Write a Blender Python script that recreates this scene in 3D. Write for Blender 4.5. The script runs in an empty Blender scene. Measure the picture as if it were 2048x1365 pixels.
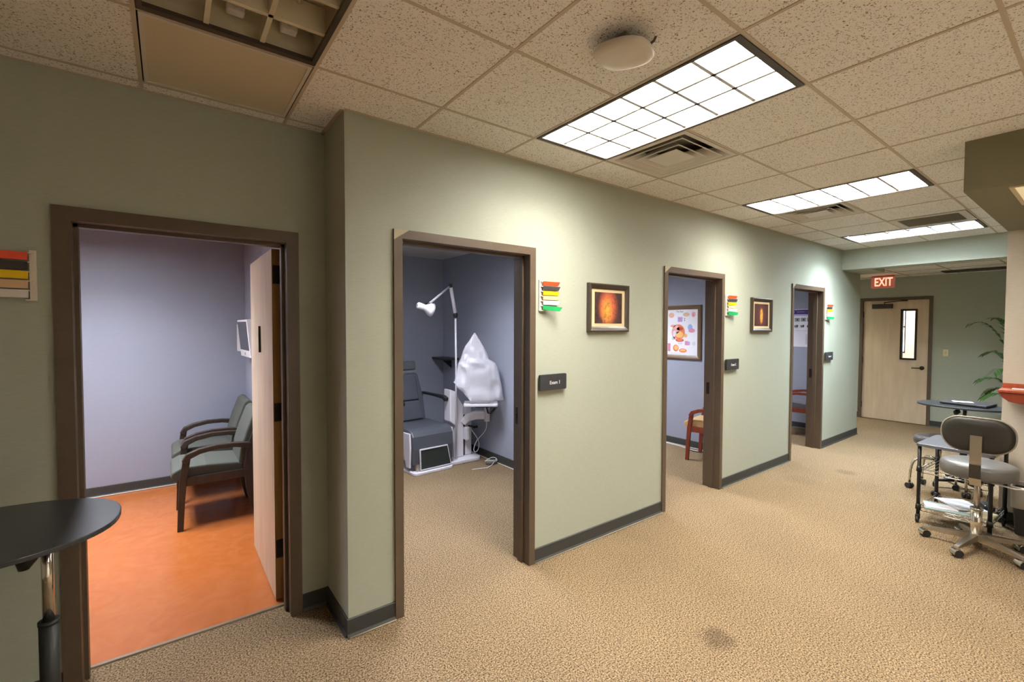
import bpy, bmesh, math, random
from mathutils import Vector, Matrix
random.seed(7)
PI = math.pi
SC = bpy.context.scene
COL = SC.collection

# ------------------------------------------------------------------ camera, world, exposure
def make_camera():
    cx, cy, cz = -1.1373, -2.4302, 1.6571
    yaw, pit, rol, f = math.radians(36.9623), math.radians(-1.7424), math.radians(0.1413), 913.49
    F = Vector((math.sin(yaw)*math.cos(pit), math.cos(yaw)*math.cos(pit), math.sin(pit)))
    R = Vector((math.cos(yaw), -math.sin(yaw), 0)); U = R.cross(F)
    R2 = math.cos(rol)*R + math.sin(rol)*U; U2 = -math.sin(rol)*R + math.cos(rol)*U
    m = Matrix((R2, U2, -F)).transposed().to_4x4(); m.translation = (cx, cy, cz)
    cd = bpy.data.cameras.new('camera'); cd.sensor_width = 36.0; cd.lens = f*36.0/2048.0
    cd.clip_start = 0.02; cd.clip_end = 100
    co = bpy.data.objects.new('camera', cd); COL.objects.link(co); co.matrix_world = m
    SC.camera = co
make_camera()
W = bpy.data.worlds.new('world'); SC.world = W; W.use_nodes = True
W.node_tree.nodes['Background'].inputs[0].default_value = (0.6, 0.62, 0.65, 1)
W.node_tree.nodes['Background'].inputs[1].default_value = 0.1
SC.view_settings.view_transform = 'Standard'; SC.view_settings.look = 'None'
SC.view_settings.gamma = 1.0; SC.view_settings.use_curve_mapping = False
SC.view_settings.exposure = 0.45
SC.cycles.max_bounces = 6; SC.cycles.diffuse_bounces = 4; SC.cycles.glossy_bounces = 3; SC.cycles.transparent_max_bounces = 6; SC.cycles.adaptive_threshold = 0.05
WARM = (1.0, 0.86, 0.62); NEUT = (1.0, 0.955, 0.875); COOL = (0.80, 0.91, 1.0); ROOMC = (0.87, 0.91, 1.0)
E_FIX1, E_FIX2, E_FIX3, E_ROOM, E_OFF = 52.0, 52.0, 165.0, 72.0, 105.0

# ------------------------------------------------------------------ dimensions
H = 2.773; S = 0.6096; A0 = 0.325          # ceiling height, tile pitch, first grid line from wall
YL = 0.385                                  # recessed left wall face
WT = 0.155                                  # wall thickness
XC = -0.395                                 # corner of the exam wall
XE = 7.43                                   # end of exam wall
XH = 6.65                                   # header beam
XF = 9.10                                   # far wall
XB0, YB = -4.2, -5.3                        # unseen ends of the hall
SX, SY, SZ = 2.703, -1.845, 2.476           # soffit corner
PX = 4.533                                  # pillar wall face
RZ = 2.63                                   # exam room ceiling
RY = 3.48                                   # exam rooms' back wall

# ------------------------------------------------------------------ materials
def srgb(r, g, b):
    def c(v):
        v /= 255.0
        return v/12.92 if v <= 0.04045 else ((v+0.055)/1.055)**2.4
    return (c(r), c(g), c(b), 1.0)
MATS = {}
def mat(name, col, rough=0.6, metal=0.0, noise=None, bump=None, emit=None, spec=None, alpha=None, coat=None):
    """noise=(scale, amount) tint variation; bump=(scale, strength)"""
    if name in MATS: return MATS[name]
    m = bpy.data.materials.new(name); m.use_nodes = True
    nt = m.node_tree; N = nt.nodes; L = nt.links; b = N['Principled BSDF']
    c = col if len(col) == 4 else srgb(*col)
    b.inputs['Base Color'].default_value = c
    b.inputs['Roughness'].default_value = rough; b.inputs['Metallic'].default_value = metal
    if spec is not None: b.inputs['Specular IOR Level'].default_value = spec
    if coat: b.inputs['Coat Weight'].default_value = coat
    if alpha is not None: b.inputs['Alpha'].default_value = alpha
    tc = N.new('ShaderNodeNewGeometry')
    if noise:
        n = N.new('ShaderNodeTexNoise'); n.inputs['Scale'].default_value = noise[0]; n.inputs['Detail'].default_value = 4
        L.new(tc.outputs['Position'], n.inputs['Vector'])
        r = N.new('ShaderNodeMapRange'); r.inputs[1].default_value = 0.3; r.inputs[2].default_value = 0.7
        r.inputs[3].default_value = 1-noise[1]; r.inputs[4].default_value = 1+noise[1]
        L.new(n.outputs['Fac'], r.inputs[0])
        mx = N.new('ShaderNodeVectorMath'); mx.operation = 'SCALE'; mx.inputs[0].default_value = c[:3]
        L.new(r.outputs[0], mx.inputs['Scale']); L.new(mx.outputs[0], b.inputs['Base Color'])
    if bump:
        n = N.new('ShaderNodeTexNoise'); n.inputs['Scale'].default_value = bump[0]; n.inputs['Detail'].default_value = 3
        L.new(tc.outputs['Position'], n.inputs['Vector'])
        bp = N.new('ShaderNodeBump'); bp.inputs['Strength'].default_value = bump[1]; bp.inputs['Distance'].default_value = 0.003
        L.new(n.outputs['Fac'], bp.inputs['Height']); L.new(bp.outputs[0], b.inputs['Normal'])
    if emit:
        b.inputs['Emission Color'].default_value = emit[0] if len(emit[0]) == 4 else (*emit[0], 1)
        b.inputs['Emission Strength'].default_value = emit[1]
    MATS[name] = m
    return m

def carpet_mat():
    m = mat('carpet_loop', (178, 160, 132), 0.95, spec=0.1)
    nt = m.node_tree; N = nt.nodes; L = nt.links; b = N['Principled BSDF']
    g = N.new('ShaderNodeNewGeometry')
    n1 = N.new('ShaderNodeTexNoise'); n1.inputs['Scale'].default_value = 125; n1.inputs['Detail'].default_value = 3; n1.inputs['Roughness'].default_value = 0.7
    n2 = N.new('ShaderNodeTexVoronoi'); n2.inputs['Scale'].default_value = 130
    n3 = N.new('ShaderNodeTexNoise'); n3.inputs['Scale'].default_value = 1.3; n3.inputs['Detail'].default_value = 5
    for n in (n1, n2, n3): L.new(g.outputs['Position'], n.inputs['Vector'])
    cr = N.new('ShaderNodeValToRGB'); e = cr.color_ramp.elements
    e[0].position = 0.37; e[0].color = srgb(54, 42, 29); e[1].position = 0.62; e[1].color = srgb(168, 147, 118)
    mid = cr.color_ramp.elements.new(0.5); mid.color = srgb(132, 111, 84)
    L.new(n1.outputs['Fac'], cr.inputs[0])
    # broad wear + two stains of their own shape
    r3 = N.new('ShaderNodeMapRange'); r3.inputs[1].default_value = 0.35; r3.inputs[2].default_value = 0.65; r3.inputs[3].default_value = 0.93; r3.inputs[4].default_value = 1.05
    L.new(n3.outputs['Fac'], r3.inputs[0])
    cur = r3.outputs[0]
    for (x, y, rad, k) in ((1.175, -1.185, 0.115, 0.62), (5.05, -0.585, 0.12, 0.78), (4.35, -0.38, 0.2, 0.92)):
        d = N.new('ShaderNodeVectorMath'); d.operation = 'DISTANCE'; d.inputs[1].default_value = (x, y, 0)
        L.new(g.outputs['Position'], d.inputs[0])
        nn = N.new('ShaderNodeTexNoise'); nn.inputs['Scale'].default_value = 9; L.new(g.outputs['Position'], nn.inputs['Vector'])
        ad = N.new('ShaderNodeMath'); ad.operation = 'MULTIPLY_ADD'; ad.inputs[1].default_value = -0.09; L.new(nn.outputs['Fac'], ad.inputs[0]); L.new(d.outputs['Value'], ad.inputs[2])
        mr = N.new('ShaderNodeMapRange'); mr.inputs[1].default_value = rad*0.45-0.045; mr.inputs[2].default_value = rad-0.045; mr.inputs[3].default_value = k; mr.inputs[4].default_value = 1
        L.new(ad.outputs[0], mr.inputs[0])
        mm = N.new('ShaderNodeMath'); mm.operation = 'MULTIPLY'; L.new(cur, mm.inputs[0]); L.new(mr.outputs[0], mm.inputs[1]); cur = mm.outputs[0]
    sc = N.new('ShaderNodeVectorMath'); sc.operation = 'SCALE'; L.new(cr.outputs[0], sc.inputs[0]); L.new(cur, sc.inputs['Scale'])
    L.new(sc.outputs[0], b.inputs['Base Color'])
    bp = N.new('ShaderNodeBump'); bp.inputs['Strength'].default_value = 0.6; bp.inputs['Distance'].default_value = 0.006
    L.new(n2.outputs['Distance'], bp.inputs['Height']); L.new(bp.outputs[0], b.inputs['Normal'])
    return m
def tile_mat():
    m = mat('ceiling_tile_fibre', (205, 196, 180), 0.95, spec=0.1)
    nt = m.node_tree; N = nt.nodes; L = nt.links; b = N['Principled BSDF']
    g = N.new('ShaderNodeNewGeometry')
    n1 = N.new('ShaderNodeTexNoise'); n1.inputs['Scale'].default_value = 150; n1.inputs['Detail'].default_value = 2.5; n1.inputs['Distortion'].default_value = 0.8
    n2 = N.new('ShaderNodeTexNoise'); n2.inputs['Scale'].default_value = 3
    for n in (n1, n2): L.new(g.outputs['Position'], n.inputs['Vector'])
    cr = N.new('ShaderNodeValToRGB'); e = cr.color_ramp.elements
    e[0].position = 0.34; e[0].color = srgb(138, 122, 100); e[1].position = 0.42; e[1].color = srgb(244, 242, 238)
    L.new(n1.outputs['Fac'], cr.inputs[0]); L.new(cr.outputs[0], b.inputs['Base Color'])
    bp = N.new('ShaderNodeBump'); bp.inputs['Strength'].default_value = 0.5; bp.inputs['Distance'].default_value = 0.004
    L.new(cr.outputs[0], bp.inputs['Height']); L.new(bp.outputs[0], b.inputs['Normal'])
    return m
def weave_mat(name, col, amt=0.05):
    """vinyl wall covering with a fine horizontal weave"""
    m = mat(name, col, 0.55, spec=0.35)
    nt = m.node_tree; N = nt.nodes; L = nt.links; b = N['Principled BSDF']
    g = N.new('ShaderNodeNewGeometry'); mp = N.new('ShaderNodeMapping'); mp.inputs['Scale'].default_value = (14, 14, 150)
    L.new(g.outputs['Position'], mp.inputs[0])
    n = N.new('ShaderNodeTexNoise'); n.inputs['Scale'].default_value = 1.5; n.inputs['Detail'].default_value = 5; L.new(mp.outputs[0], n.inputs['Vector'])
    r = N.new('ShaderNodeMapRange'); r.inputs[1].default_value = 0.3; r.inputs[2].default_value = 0.7; r.inputs[3].default_value = 1-amt; r.inputs[4].default_value = 1+amt
    L.new(n.outputs['Fac'], r.inputs[0])
    sc = N.new('ShaderNodeVectorMath'); sc.operation = 'SCALE'; sc.inputs[0].default_value = srgb(*col)[:3]; L.new(r.outputs[0], sc.inputs['Scale'])
    L.new(sc.outputs[0], b.inputs['Base Color'])
    bp = N.new('ShaderNodeBump'); bp.inputs['Strength'].default_value = 0.12; bp.inputs['Distance'].default_value = 0.002
    L.new(n.outputs['Fac'], bp.inputs['Height']); L.new(bp.outputs[0], b.inputs['Normal'])
    return m
def wood_mat(name, c1, c2, rough=0.45, scale=(30, 30, 2.0)):
    m = mat(name, c1, rough)
    nt = m.node_tree; N = nt.nodes; L = nt.links; b = N['Principled BSDF']
    g = N.new('ShaderNodeNewGeometry'); mp = N.new('ShaderNodeMapping'); mp.inputs['Scale'].default_value = scale
    L.new(g.outputs['Position'], mp.inputs[0])
    n = N.new('ShaderNodeTexNoise'); n.inputs['Scale'].default_value = 1.6; n.inputs['Detail'].default_value = 6; L.new(mp.outputs[0], n.inputs['Vector'])
    cr = N.new('ShaderNodeValToRGB'); e = cr.color_ramp.elements
    e[0].position = 0.3; e[0].color = srgb(*c1); e[1].position = 0.7; e[1].color = srgb(*c2)
    L.new(n.outputs['Fac'], cr.inputs[0]); L.new(cr.outputs[0], b.inputs['Base Color'])
    return m
def lino_mat():
    m = mat('orange_linoleum', (196, 106, 40), 0.22, spec=0.5)
    nt = m.node_tree; N = nt.nodes; L = nt.links; b = N['Principled BSDF']
    g = N.new('ShaderNodeNewGeometry'); n = N.new('ShaderNodeTexNoise'); n.inputs['Scale'].default_value = 7; n.inputs['Detail'].default_value = 8; n.inputs['Distortion'].default_value = 1.5
    L.new(g.outputs['Position'], n.inputs['Vector'])
    cr = N.new('ShaderNodeValToRGB'); e = cr.color_ramp.elements
    e[0].position = 0.3; e[0].color = srgb(176, 98, 46); e[1].position = 0.7; e[1].color = srgb(184, 108, 56)
    L.new(n.outputs['Fac'], cr.inputs[0]); L.new(cr.outputs[0], b.inputs['Base Color'])
    return m
def nebula_mat(name, mode):
    """the printed fundus-like photograph: glowing orange form on a dark ground, in the picture's own coordinates"""
    m = mat(name, (60, 40, 36), 0.35)
    nt = m.node_tree; N = nt.nodes; L = nt.links; b = N['Principled BSDF']
    tc = N.new('ShaderNodeTexCoord')
    def ell(cx, cz, sx, sz):
        mp = N.new('ShaderNodeMapping'); mp.inputs['Location'].default_value = (-cx/sx, 0, -cz/sz); mp.inputs['Scale'].default_value = (1/sx, 0, 1/sz)
        L.new(tc.outputs['Object'], mp.inputs[0])
        ln = N.new('ShaderNodeVectorMath'); ln.operation = 'LENGTH'; L.new(mp.outputs[0], ln.inputs[0])
        return ln.outputs['Value']
    n = N.new('ShaderNodeTexNoise'); n.inputs['Scale'].default_value = 40 if mode else 34; n.inputs['Detail'].default_value = 9; n.inputs['Distortion'].default_value = 0.6
    L.new(tc.outputs['Object'], n.inputs['Vector'])
    def glow(d, lo, hi, k):
        ad = N.new('ShaderNodeMath'); ad.operation = 'MULTIPLY_ADD'; ad.inputs[1].default_value = k; L.new(n.outputs['Fac'], ad.inputs[0]); L.new(d, ad.inputs[2])
        mr = N.new('ShaderNodeMapRange'); mr.inputs[1].default_value = lo; mr.inputs[2].default_value = hi; mr.inputs[3].default_value = 1; mr.inputs[4].default_value = 0
        L.new(ad.outputs[0], mr.inputs[0]); return mr.outputs[0]
    if mode == 0:
        a = glow(ell(-0.005, 0.005, 0.105, 0.14), 1.05, 1.55, 0.75); c = glow(ell(-0.02, -0.015, 0.065, 0.10), 1.0, 2.3, 2.0)
    else:
        a = glow(ell(0.0, 0.0, 0.13, 0.16), 1.1, 1.6, 0.8); c = glow(ell(0.0, -0.01, 0.032, 0.075), 1.1, 1.7, 0.7)
    m1 = N.new('ShaderNodeMixRGB'); m1.inputs[1].default_value = srgb(72, 52, 50); m1.inputs[2].default_value = srgb(196, 96, 70) if mode == 0 else srgb(104, 62, 62); L.new(a, m1.inputs[0])
    m2 = N.new('ShaderNodeMixRGB'); m2.inputs[2].default_value = srgb(255, 190, 80); L.new(c, m2.inputs[0]); L.new(m1.outputs[0], m2.inputs[1])
    mu = N.new('ShaderNodeMixRGB'); mu.blend_type = 'MULTIPLY'; mu.inputs[0].default_value = 0.65
    cr = N.new('ShaderNodeValToRGB'); cr.color_ramp.elements[0].position = 0.36; cr.color_ramp.elements[0].color = (0.16, 0.1, 0.12, 1); cr.color_ramp.elements[1].position = 0.56; cr.color_ramp.elements[1].color = (1.15, 1.1, 1.05, 1)
    L.new(n.outputs['Fac'], cr.inputs[0]); L.new(m2.outputs[0], mu.inputs[1]); L.new(cr.outputs[0], mu.inputs[2])
    L.new(mu.outputs[0], b.inputs['Base Color'])
    return m

M_SAGE = weave_mat('wall_covering_sage', (174, 179, 163))
M_GREIGE = weave_mat('wall_covering_greige', (192, 183, 168))
M_LAV = weave_mat('wall_covering_blue_grey', (153, 157, 171), 0.03)
M_SOFF = mat('soffit_paint_olive', (128, 123, 98), 0.8)
M_CARPET = carpet_mat(); M_TILE = tile_mat(); M_LINO = lino_mat()
M_TEE = mat('tee_bar_paint', (196, 184, 164), 0.6)
M_RUBBER = mat('cove_base_rubber', (58, 58, 54), 0.6, bump=(40, 0.1))
M_FRAME = mat('door_frame_bronze', (92, 77, 61), 0.45, noise=(30, 0.05))
M_BLACK = mat('black_plastic', (28, 28, 30), 0.4)
M_BLACKM = mat('black_laminate', (52, 54, 58), 0.28, spec=0.5)
M_WHITE = mat('white_plastic', (226, 222, 222), 0.4)
M_WHITEM = mat('white_enamel', (222, 218, 224), 0.35)
M_CHROME = mat('chrome', (220, 216, 208), 0.16, metal=1.0)
M_BRUSH = mat('brushed_steel', (190, 184, 174), 0.35, metal=1.0)
M_DOORW = wood_mat('maple_door_veneer', (206, 184, 156), (220, 200, 172), 0.45, (9, 9, 1.2))
M_DOOREDGE = wood_mat('maple_door_edge', (158, 116, 58), (176, 132, 70), 0.5, (40, 40, 3))
M_HINGE = mat('oil_rubbed_bronze', (52, 44, 38), 0.4, metal=0.6)
M_PLENUM = mat('plenum_board', (120, 115, 108), 0.9)
M_FIXF = mat('fixture_bronze_trim', (70, 62, 54), 0.45)
M_LOUV = mat('louver_aluminium', (205, 205, 203), 0.35, metal=0.35)
M_LOUVD = mat('louver_aluminium_dusty', (224, 216, 192), 0.3, metal=0.15)
M_TUBEOFF = mat('lamp_tube_off', (214, 204, 178), 0.35)

# ------------------------------------------------------------------ mesh helpers
class MB:
    def __init__(s): s.bm = bmesh.new(); s.mats = []
    def _mi(s, m):
        if m is None: return 0
        if m not in s.mats: s.mats.append(m)
        return s.mats.index(m)
    def box(s, x0, x1, y0, y1, z0, z1, bevel=0, seg=2, m=None, M=None):
        if x0 > x1: x0, x1 = x1, x0
        if y0 > y1: y0, y1 = y1, y0
        if z0 > z1: z0, z1 = z1, z0
        t = bmesh.new()
        v = [t.verts.new(p) for p in ((x0,y0,z0),(x1,y0,z0),(x1,y1,z0),(x0,y1,z0),(x0,y0,z1),(x1,y0,z1),(x1,y1,z1),(x0,y1,z1))]
        for f in ((3,2,1,0),(4,5,6,7),(0,1,5,4),(1,2,6,5),(2,3,7,6),(3,0,4,7)): t.faces.new([v[i] for i in f])
        if bevel:
            bmesh.ops.bevel(t, geom=t.edges[:]+t.verts[:], offset=bevel, segments=seg, profile=0.5, affect='EDGES', clamp_overlap=True)
        return s._merge(t, m, M)
    def _merge(s, t, m=None, M=None):
        if M is not None: bmesh.ops.transform(t, matrix=M, verts=t.verts)
        bmesh.ops.recalc_face_normals(t, faces=t.faces)
        mi = s._mi(m); mp = {}
        for v in t.verts: mp[v] = s.bm.verts.new(v.co)
        for f in t.faces:
            try:
                nf = s.bm.faces.new([mp[v] for v in f.verts]); nf.material_index = mi; nf.smooth = f.smooth
            except ValueError: pass
        t.free(); return s
    def tube(s, pts, r, n=10, m=None, cap=True, M=None, closed=False):
        pts = [Vector(p) for p in pts]; k = len(pts)
        rs = r if isinstance(r, (list, tuple)) else [r]*k
        t = bmesh.new(); rings = []; up = None
        for i, p in enumerate(pts):
            if closed: d = pts[(i+1) % k]-pts[i-1]
            else: d = (pts[min(i+1, k-1)]-pts[max(i-1, 0)])
            d.normalize()
            if up is None:
                up = Vector((0, 0, 1)) if abs(d.z) < 0.9 else Vector((1, 0, 0))
            a = d.cross(up)
            if a.length < 1e-4: a = d.cross(Vector((0.3, 1, 0.2)))
            a.normalize(); b2 = a.cross(d); b2.normalize(); up = b2
            rings.append([t.verts.new(p + rs[i]*(math.cos(2*PI*j/n)*a+math.sin(2*PI*j/n)*b2)) for j in range(n)])
        rng = range(k) if closed else range(k-1)
        for i in rng:
            r1, r2 = rings[i], rings[(i+1) % k]
            for j in range(n):
                f = t.faces.new((r1[j], r1[(j+1) % n], r2[(j+1) % n], r2[j])); f.smooth = True
        if cap and not closed:
            t.faces.new(rings[0][::-1]); t.faces.new(rings[-1])
        return s._merge(t, m, M)
    def lathe(s, prof, n=32, m=None, M=None, smooth=True):
        """prof: (r,z) list, closed at axis when r==0"""
        t = bmesh.new(); rings = []
        for r, z in prof:
            rings.append([t.verts.new((0, 0, z))] if r < 1e-6 else [t.verts.new((r*math.cos(2*PI*j/n), r*math.sin(2*PI*j/n), z)) for j in range(n)])
        for a, b2 in zip(rings[:-1], rings[1:]):
            for j in range(n):
                q = [a[0 if len(a) == 1 else j], a[0 if len(a) == 1 else (j+1) % n], b2[0 if len(b2) == 1 else (j+1) % n], b2[0 if len(b2) == 1 else j]]
                u = []
                for v in q:
                    if v not in u: u.append(v)
                if len(u) > 2:
                    f = t.faces.new(u); f.smooth = smooth
        if len(rings[0]) > 1: t.faces.new(rings[0][::-1])
        if len(rings[-1]) > 1: t.faces.new(rings[-1])
        return s._merge(t, m, M)
    def prism(s, poly, lo, hi, axis='x', bevel=0, m=None, M=None):
        """extrude a 2-D polygon along an axis; poly coords are the other two axes in order"""
        t = bmesh.new()
        def pt(a, b2, c):
            return {'x': (c, a, b2), 'y': (a, c, b2), 'z': (a, b2, c)}[axis]
        A = [t.verts.new(pt(a, b2, lo)) for a, b2 in poly]; B = [t.verts.new(pt(a, b2, hi)) for a, b2 in poly]
        n = len(poly)
        t.faces.new(A[::-1]); t.faces.new(B)
        for i in range(n): t.faces.new((A[i], A[(i+1) % n], B[(i+1) % n], B[i]))
        if bevel:
            bmesh.ops.recalc_face_normals(t, faces=t.faces)
            es = [e for e in t.edges if len(e.link_faces) == 2 and e.calc_face_angle(0) > 0.6]
            bmesh.ops.bevel(t, geom=es, offset=bevel, segments=2, profile=0.5, affect='EDGES', clamp_overlap=True)
        return s._merge(t, m, M)
    def loft(s, rings, m=None, M=None, smooth=True, cap0=True, cap1=True):
        t = bmesh.new(); R = [[t.verts.new(p) for p in r] for r in rings]; n = len(R[0])
        for a, b2 in zip(R[:-1], R[1:]):
            for j in range(n):
                f = t.faces.new((a[j], a[(j+1) % n], b2[(j+1) % n], b2[j])); f.smooth = smooth
        if cap0: t.faces.new(R[0][::-1])
        if cap1: t.faces.new(R[-1])
        return s._merge(t, m, M)
    def quad(s, pts, m=None):
        vs = [s.bm.verts.new(p) for p in pts]; f = s.bm.faces.new(vs); f.material_index = s._mi(m); return s
    def mesh(s, name, material=None):
        me = bpy.data.meshes.new(name); s.bm.to_mesh(me); s.bm.free()
        if s.mats:
            for m in s.mats: me.materials.append(m)
        elif material: me.materials.append(material)
        return me
    def build(s, name, material=None, parent=None):
        o = bpy.data.objects.new(name, s.mesh(name, material)); COL.objects.link(o)
        if parent: o.parent = parent
        return o
def ribbon(pts, ws):
    """polygon around a 2-D centre line"""
    L, R = [], []
    for i, p in enumerate(pts):
        a = Vector(pts[max(i-1, 0)]); b2 = Vector(pts[min(i+1, len(pts)-1)]); d = (b2-a).normalized(); n = Vector((-d.y, d.x))
        w = ws[i]/2 if isinstance(ws, (list, tuple)) else ws/2
        L.append((p[0]+n.x*w, p[1]+n.y*w)); R.append((p[0]-n.x*w, p[1]-n.y*w))
    return L+R[::-1]
def bez(p0, p1, p2, p3, n=10):
    p0, p1, p2, p3 = map(Vector, (p0, p1, p2, p3))
    return [((1-t)**3*p0+3*(1-t)**2*t*p1+3*(1-t)*t*t*p2+t**3*p3) for t in [i/n for i in range(n+1)]]
def rrect(w, h, r, n=5, cx=0, cy=0):
    out = []
    for (sx, sy, a0) in ((1, 1, 0), (-1, 1, PI/2), (-1, -1, PI), (1, -1, 1.5*PI)):
        for i in range(n+1):
            a = a0+PI/2*i/n; out.append((cx+sx*(w/2-r)+r*math.cos(a), cy+sy*(h/2-r)+r*math.sin(a)))
    return out
def ellipse(rx, ry, n=32, cx=0, cy=0, p=2.0):
    out = []
    for i in range(n):
        a = 2*PI*i/n; c, s_ = math.cos(a), math.sin(a)
        out.append((cx+rx*math.copysign(abs(c)**(2/p), c), cy+ry*math.copysign(abs(s_)**(2/p), s_)))
    return out
def thing(name, label, cat, loc=(0, 0, 0), rz=0, group=None, kind=None):
    o = bpy.data.objects.new(name, None); COL.objects.link(o); o.empty_display_size = 0.1
    o.location = loc; o.rotation_euler = (0, 0, rz); tag(o, label, cat, group, kind); return o
def tag(o, label=None, cat=None, group=None, kind=None):
    if label: o['label'] = label
    if cat: o['category'] = cat
    if group: o['group'] = group
    if kind: o['kind'] = kind
    return o
def copy_tree(o, parent=None):
    c = o.copy(); COL.objects.link(c); c.parent = parent
    for ch in list(o.children): copy_tree(ch, c)
    return c
def text_mesh(txt, size, material, parent, name='lettering', loc=(0, 0, 0), rot=(0, 0, 0), depth=0.0006, align='CENTER', bold=0.0, sx=1.0):
    cu = bpy.data.curves.new(name, 'FONT'); cu.body = txt; cu.size = size; cu.align_x = align; cu.align_y = 'CENTER'; cu.extrude = depth; cu.offset = bold
    tmp = bpy.data.objects.new('tmp_text', cu); COL.objects.link(tmp)
    dg = bpy.context.evaluated_depsgraph_get(); me = bpy.data.meshes.new_from_object(tmp.evaluated_get(dg))
    bpy.data.objects.remove(tmp); bpy.data.curves.remove(cu)
    me.materials.clear(); me.materials.append(material)
    o = bpy.data.objects.new(name, me); COL.objects.link(o); o.parent = parent; o.location = loc; o.rotation_euler = rot; o.scale = (sx, 1, 1)
    return o
def struct(o, label, cat): return tag(o, label, cat, None, 'structure')
def T(x=0, y=0, z=0, rx=0, ry=0, rz=0):
    return Matrix.Translation((x, y, z)) @ Matrix.Rotation(rz, 4, 'Z') @ Matrix.Rotation(ry, 4, 'Y') @ Matrix.Rotation(rx, 4, 'X')

# ------------------------------------------------------------------ floors
b = MB(); b.box(XB0, XF, YB, 0.52, -0.06, 0); b.box(-0.37, XF, 0.52, RY, -0.06, 0)
struct(b.build('floor', M_CARPET), 'beige loop pile carpet through the hall and exam rooms', 'floor')
b = MB(); b.box(XB0, -0.37, 0.52, RY, -0.06, 0)
struct(b.build('floor_linoleum', M_LINO), 'glossy orange sheet floor of the room at the left', 'floor')
b = MB(); b.prism([(0.505, 0.0), (0.51, 0.008), (0.53, 0.008), (0.54, 0.0)], -1.476, -0.603, 'x')
struct(b.build('trim_1', mat('threshold_strip', (128, 108, 84), 0.5)), 'brown threshold strip between carpet and orange floor', 'threshold')

# ------------------------------------------------------------------ walls
DZ = 2.15                                    # clear head height of the frames
DOORS = [(-0.085, 0.835), (2.415, 3.335), (5.035, 5.955)]   # clear openings of the exam doors
def wall_with_openings(x0, x1, y0, y1, z1, ops, zo):
    b = MB(); x = x0
    for (a, c) in ops:
        b.box(x, a-0.03, y0, y1, 0, z1); b.box(a-0.03, c+0.03, y0, y1, zo+0.03, z1); x = c+0.03
    b.box(x, x1, y0, y1, 0, z1); return b
b = wall_with_openings(XC, XE, 0, WT, H+0.25, DOORS, DZ)
b.box(XC, XC+0.12, WT, YL, 0, H+0.25)
struct(b.build('wall_front', M_SAGE), 'long sage green hall wall with three exam doorways', 'wall')
OL = (-1.476, -0.603)
b = wall_with_openings(XB0, XC+0.02, YL, YL+WT, H+0.25, [OL], 2.125)
struct(b.build('wall_left', M_SAGE), 'recessed olive green wall around the doorway at the left', 'wall')
# room 1
b = MB(); b.box(XB0, -0.45, RY, RY+0.12, 0, RZ+0.1); b.box(-0.45, -0.37, YL+WT, RY+0.12, 0, RZ+0.1); b.box(XB0-0.1, XB0, YL+WT, RY+0.12, 0, RZ+0.1)
struct(b.build('wall_room_one', M_LAV), 'blue grey walls of the orange floored room', 'wall')
# exam rooms: back wall + partitions
b = MB(); b.box(-0.37, 7.3, RY, RY+0.12, 0, RZ+0.1)
struct(b.build('wall_exam_back', M_LAV), 'blue grey back wall of the exam rooms', 'wall')
PART = [(-0.37, -0.29), (2.06, 2.2), (4.6, 4.74), (7.18, 7.30)]
for i, (a, c) in enumerate(PART):
    b = MB(); b.box(a, c, WT, RY, 0, RZ+0.1)
    struct(b.build(('wall_exam_one_left', 'wall_exam_one_right', 'wall_exam_two_right', 'wall_exam_three_right')[i], M_LAV),
           ('blue grey wall hidden left of the exam chair', 'blue grey wall beside the plastic covered instrument stand', 'blue grey wall with the framed eye chart', 'blue grey wall with the purple headed notice')[i], 'wall')
b = MB(); b.box(7.30, XE, WT, RY+0.12, 0, H+0.25)
struct(b.build('wall_end', M_SAGE), 'sage wall end turning into the passage before the exit', 'wall')
b = MB(); b.box(XB0, 7.3, YL+WT, RY+0.12, RZ, RZ+0.06)
struct(b.build('ceiling_rooms', mat('room_ceiling_board', (186, 180, 178), 0.9, noise=(120, 0.12))), 'pale grey ceiling inside the exam rooms', 'ceiling')
b = MB(); b.box(-0.28, 7.3, WT, YL+WT, RZ, RZ+0.06)
struct(b.build('ceiling_rooms_front', MATS['room_ceiling_board']), 'pale grey ceiling strip just inside the exam doorways', 'ceiling')
# far end
EX = (-0.50, 0.41)                           # exit door clear opening in y
b = MB(); b.box(XF, XF+0.14, YB, EX[0]-0.03, 0, H); b.box(XF, XF+0.14, EX[1]+0.03, RY, 0, H); b.box(XF, XF+0.14, EX[0]-0.03, EX[1]+0.03, 2.18, H)
struct(b.build('wall_far', M_SAGE), 'far grey green wall with the exit door', 'wall')
b = MB(); b.box(XH, XH+0.16, YB, 0, 2.49, H+0.25)
struct(b.build('header_beam', M_SAGE), 'sage header beam crossing the hall before the exit', 'beam')
b = MB(); b.box(XH+0.16, XE, -0.30, 0, 2.49, 2.54)
struct(b.build('soffit_strip', M_SAGE), 'small dropped soffit against the wall behind the header', 'soffit')
b = MB(); b.box(SX, XH, YB, SY, SZ, H+0.02)
struct(b.build('soffit', M_SOFF), 'dropped olive soffit at the upper right', 'soffit')
b = MB(); b.box(PX, PX+0.16, YB, SY, 0, SZ)
struct(b.build('wall_right', M_GREIGE), 'pale greige wall end below the soffit with the wooden ledge', 'wall')
b = MB(); b.box(XB0-0.1, XF+0.14, YB-0.12, YB, 0, H+0.25)
struct(b.build('wall_back', mat('white_wall_paint', (232, 228, 220), 0.7)), 'white wall behind the viewer', 'wall')  # unseen wall, kept white to bounce light onto the ceiling
b = MB(); b.box(XB0-0.1, XB0, YB, YL+WT, 0, H+0.25)
struct(b.build('wall_side', MATS['white_wall_paint']), 'white end wall out of view to the left', 'wall')
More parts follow.
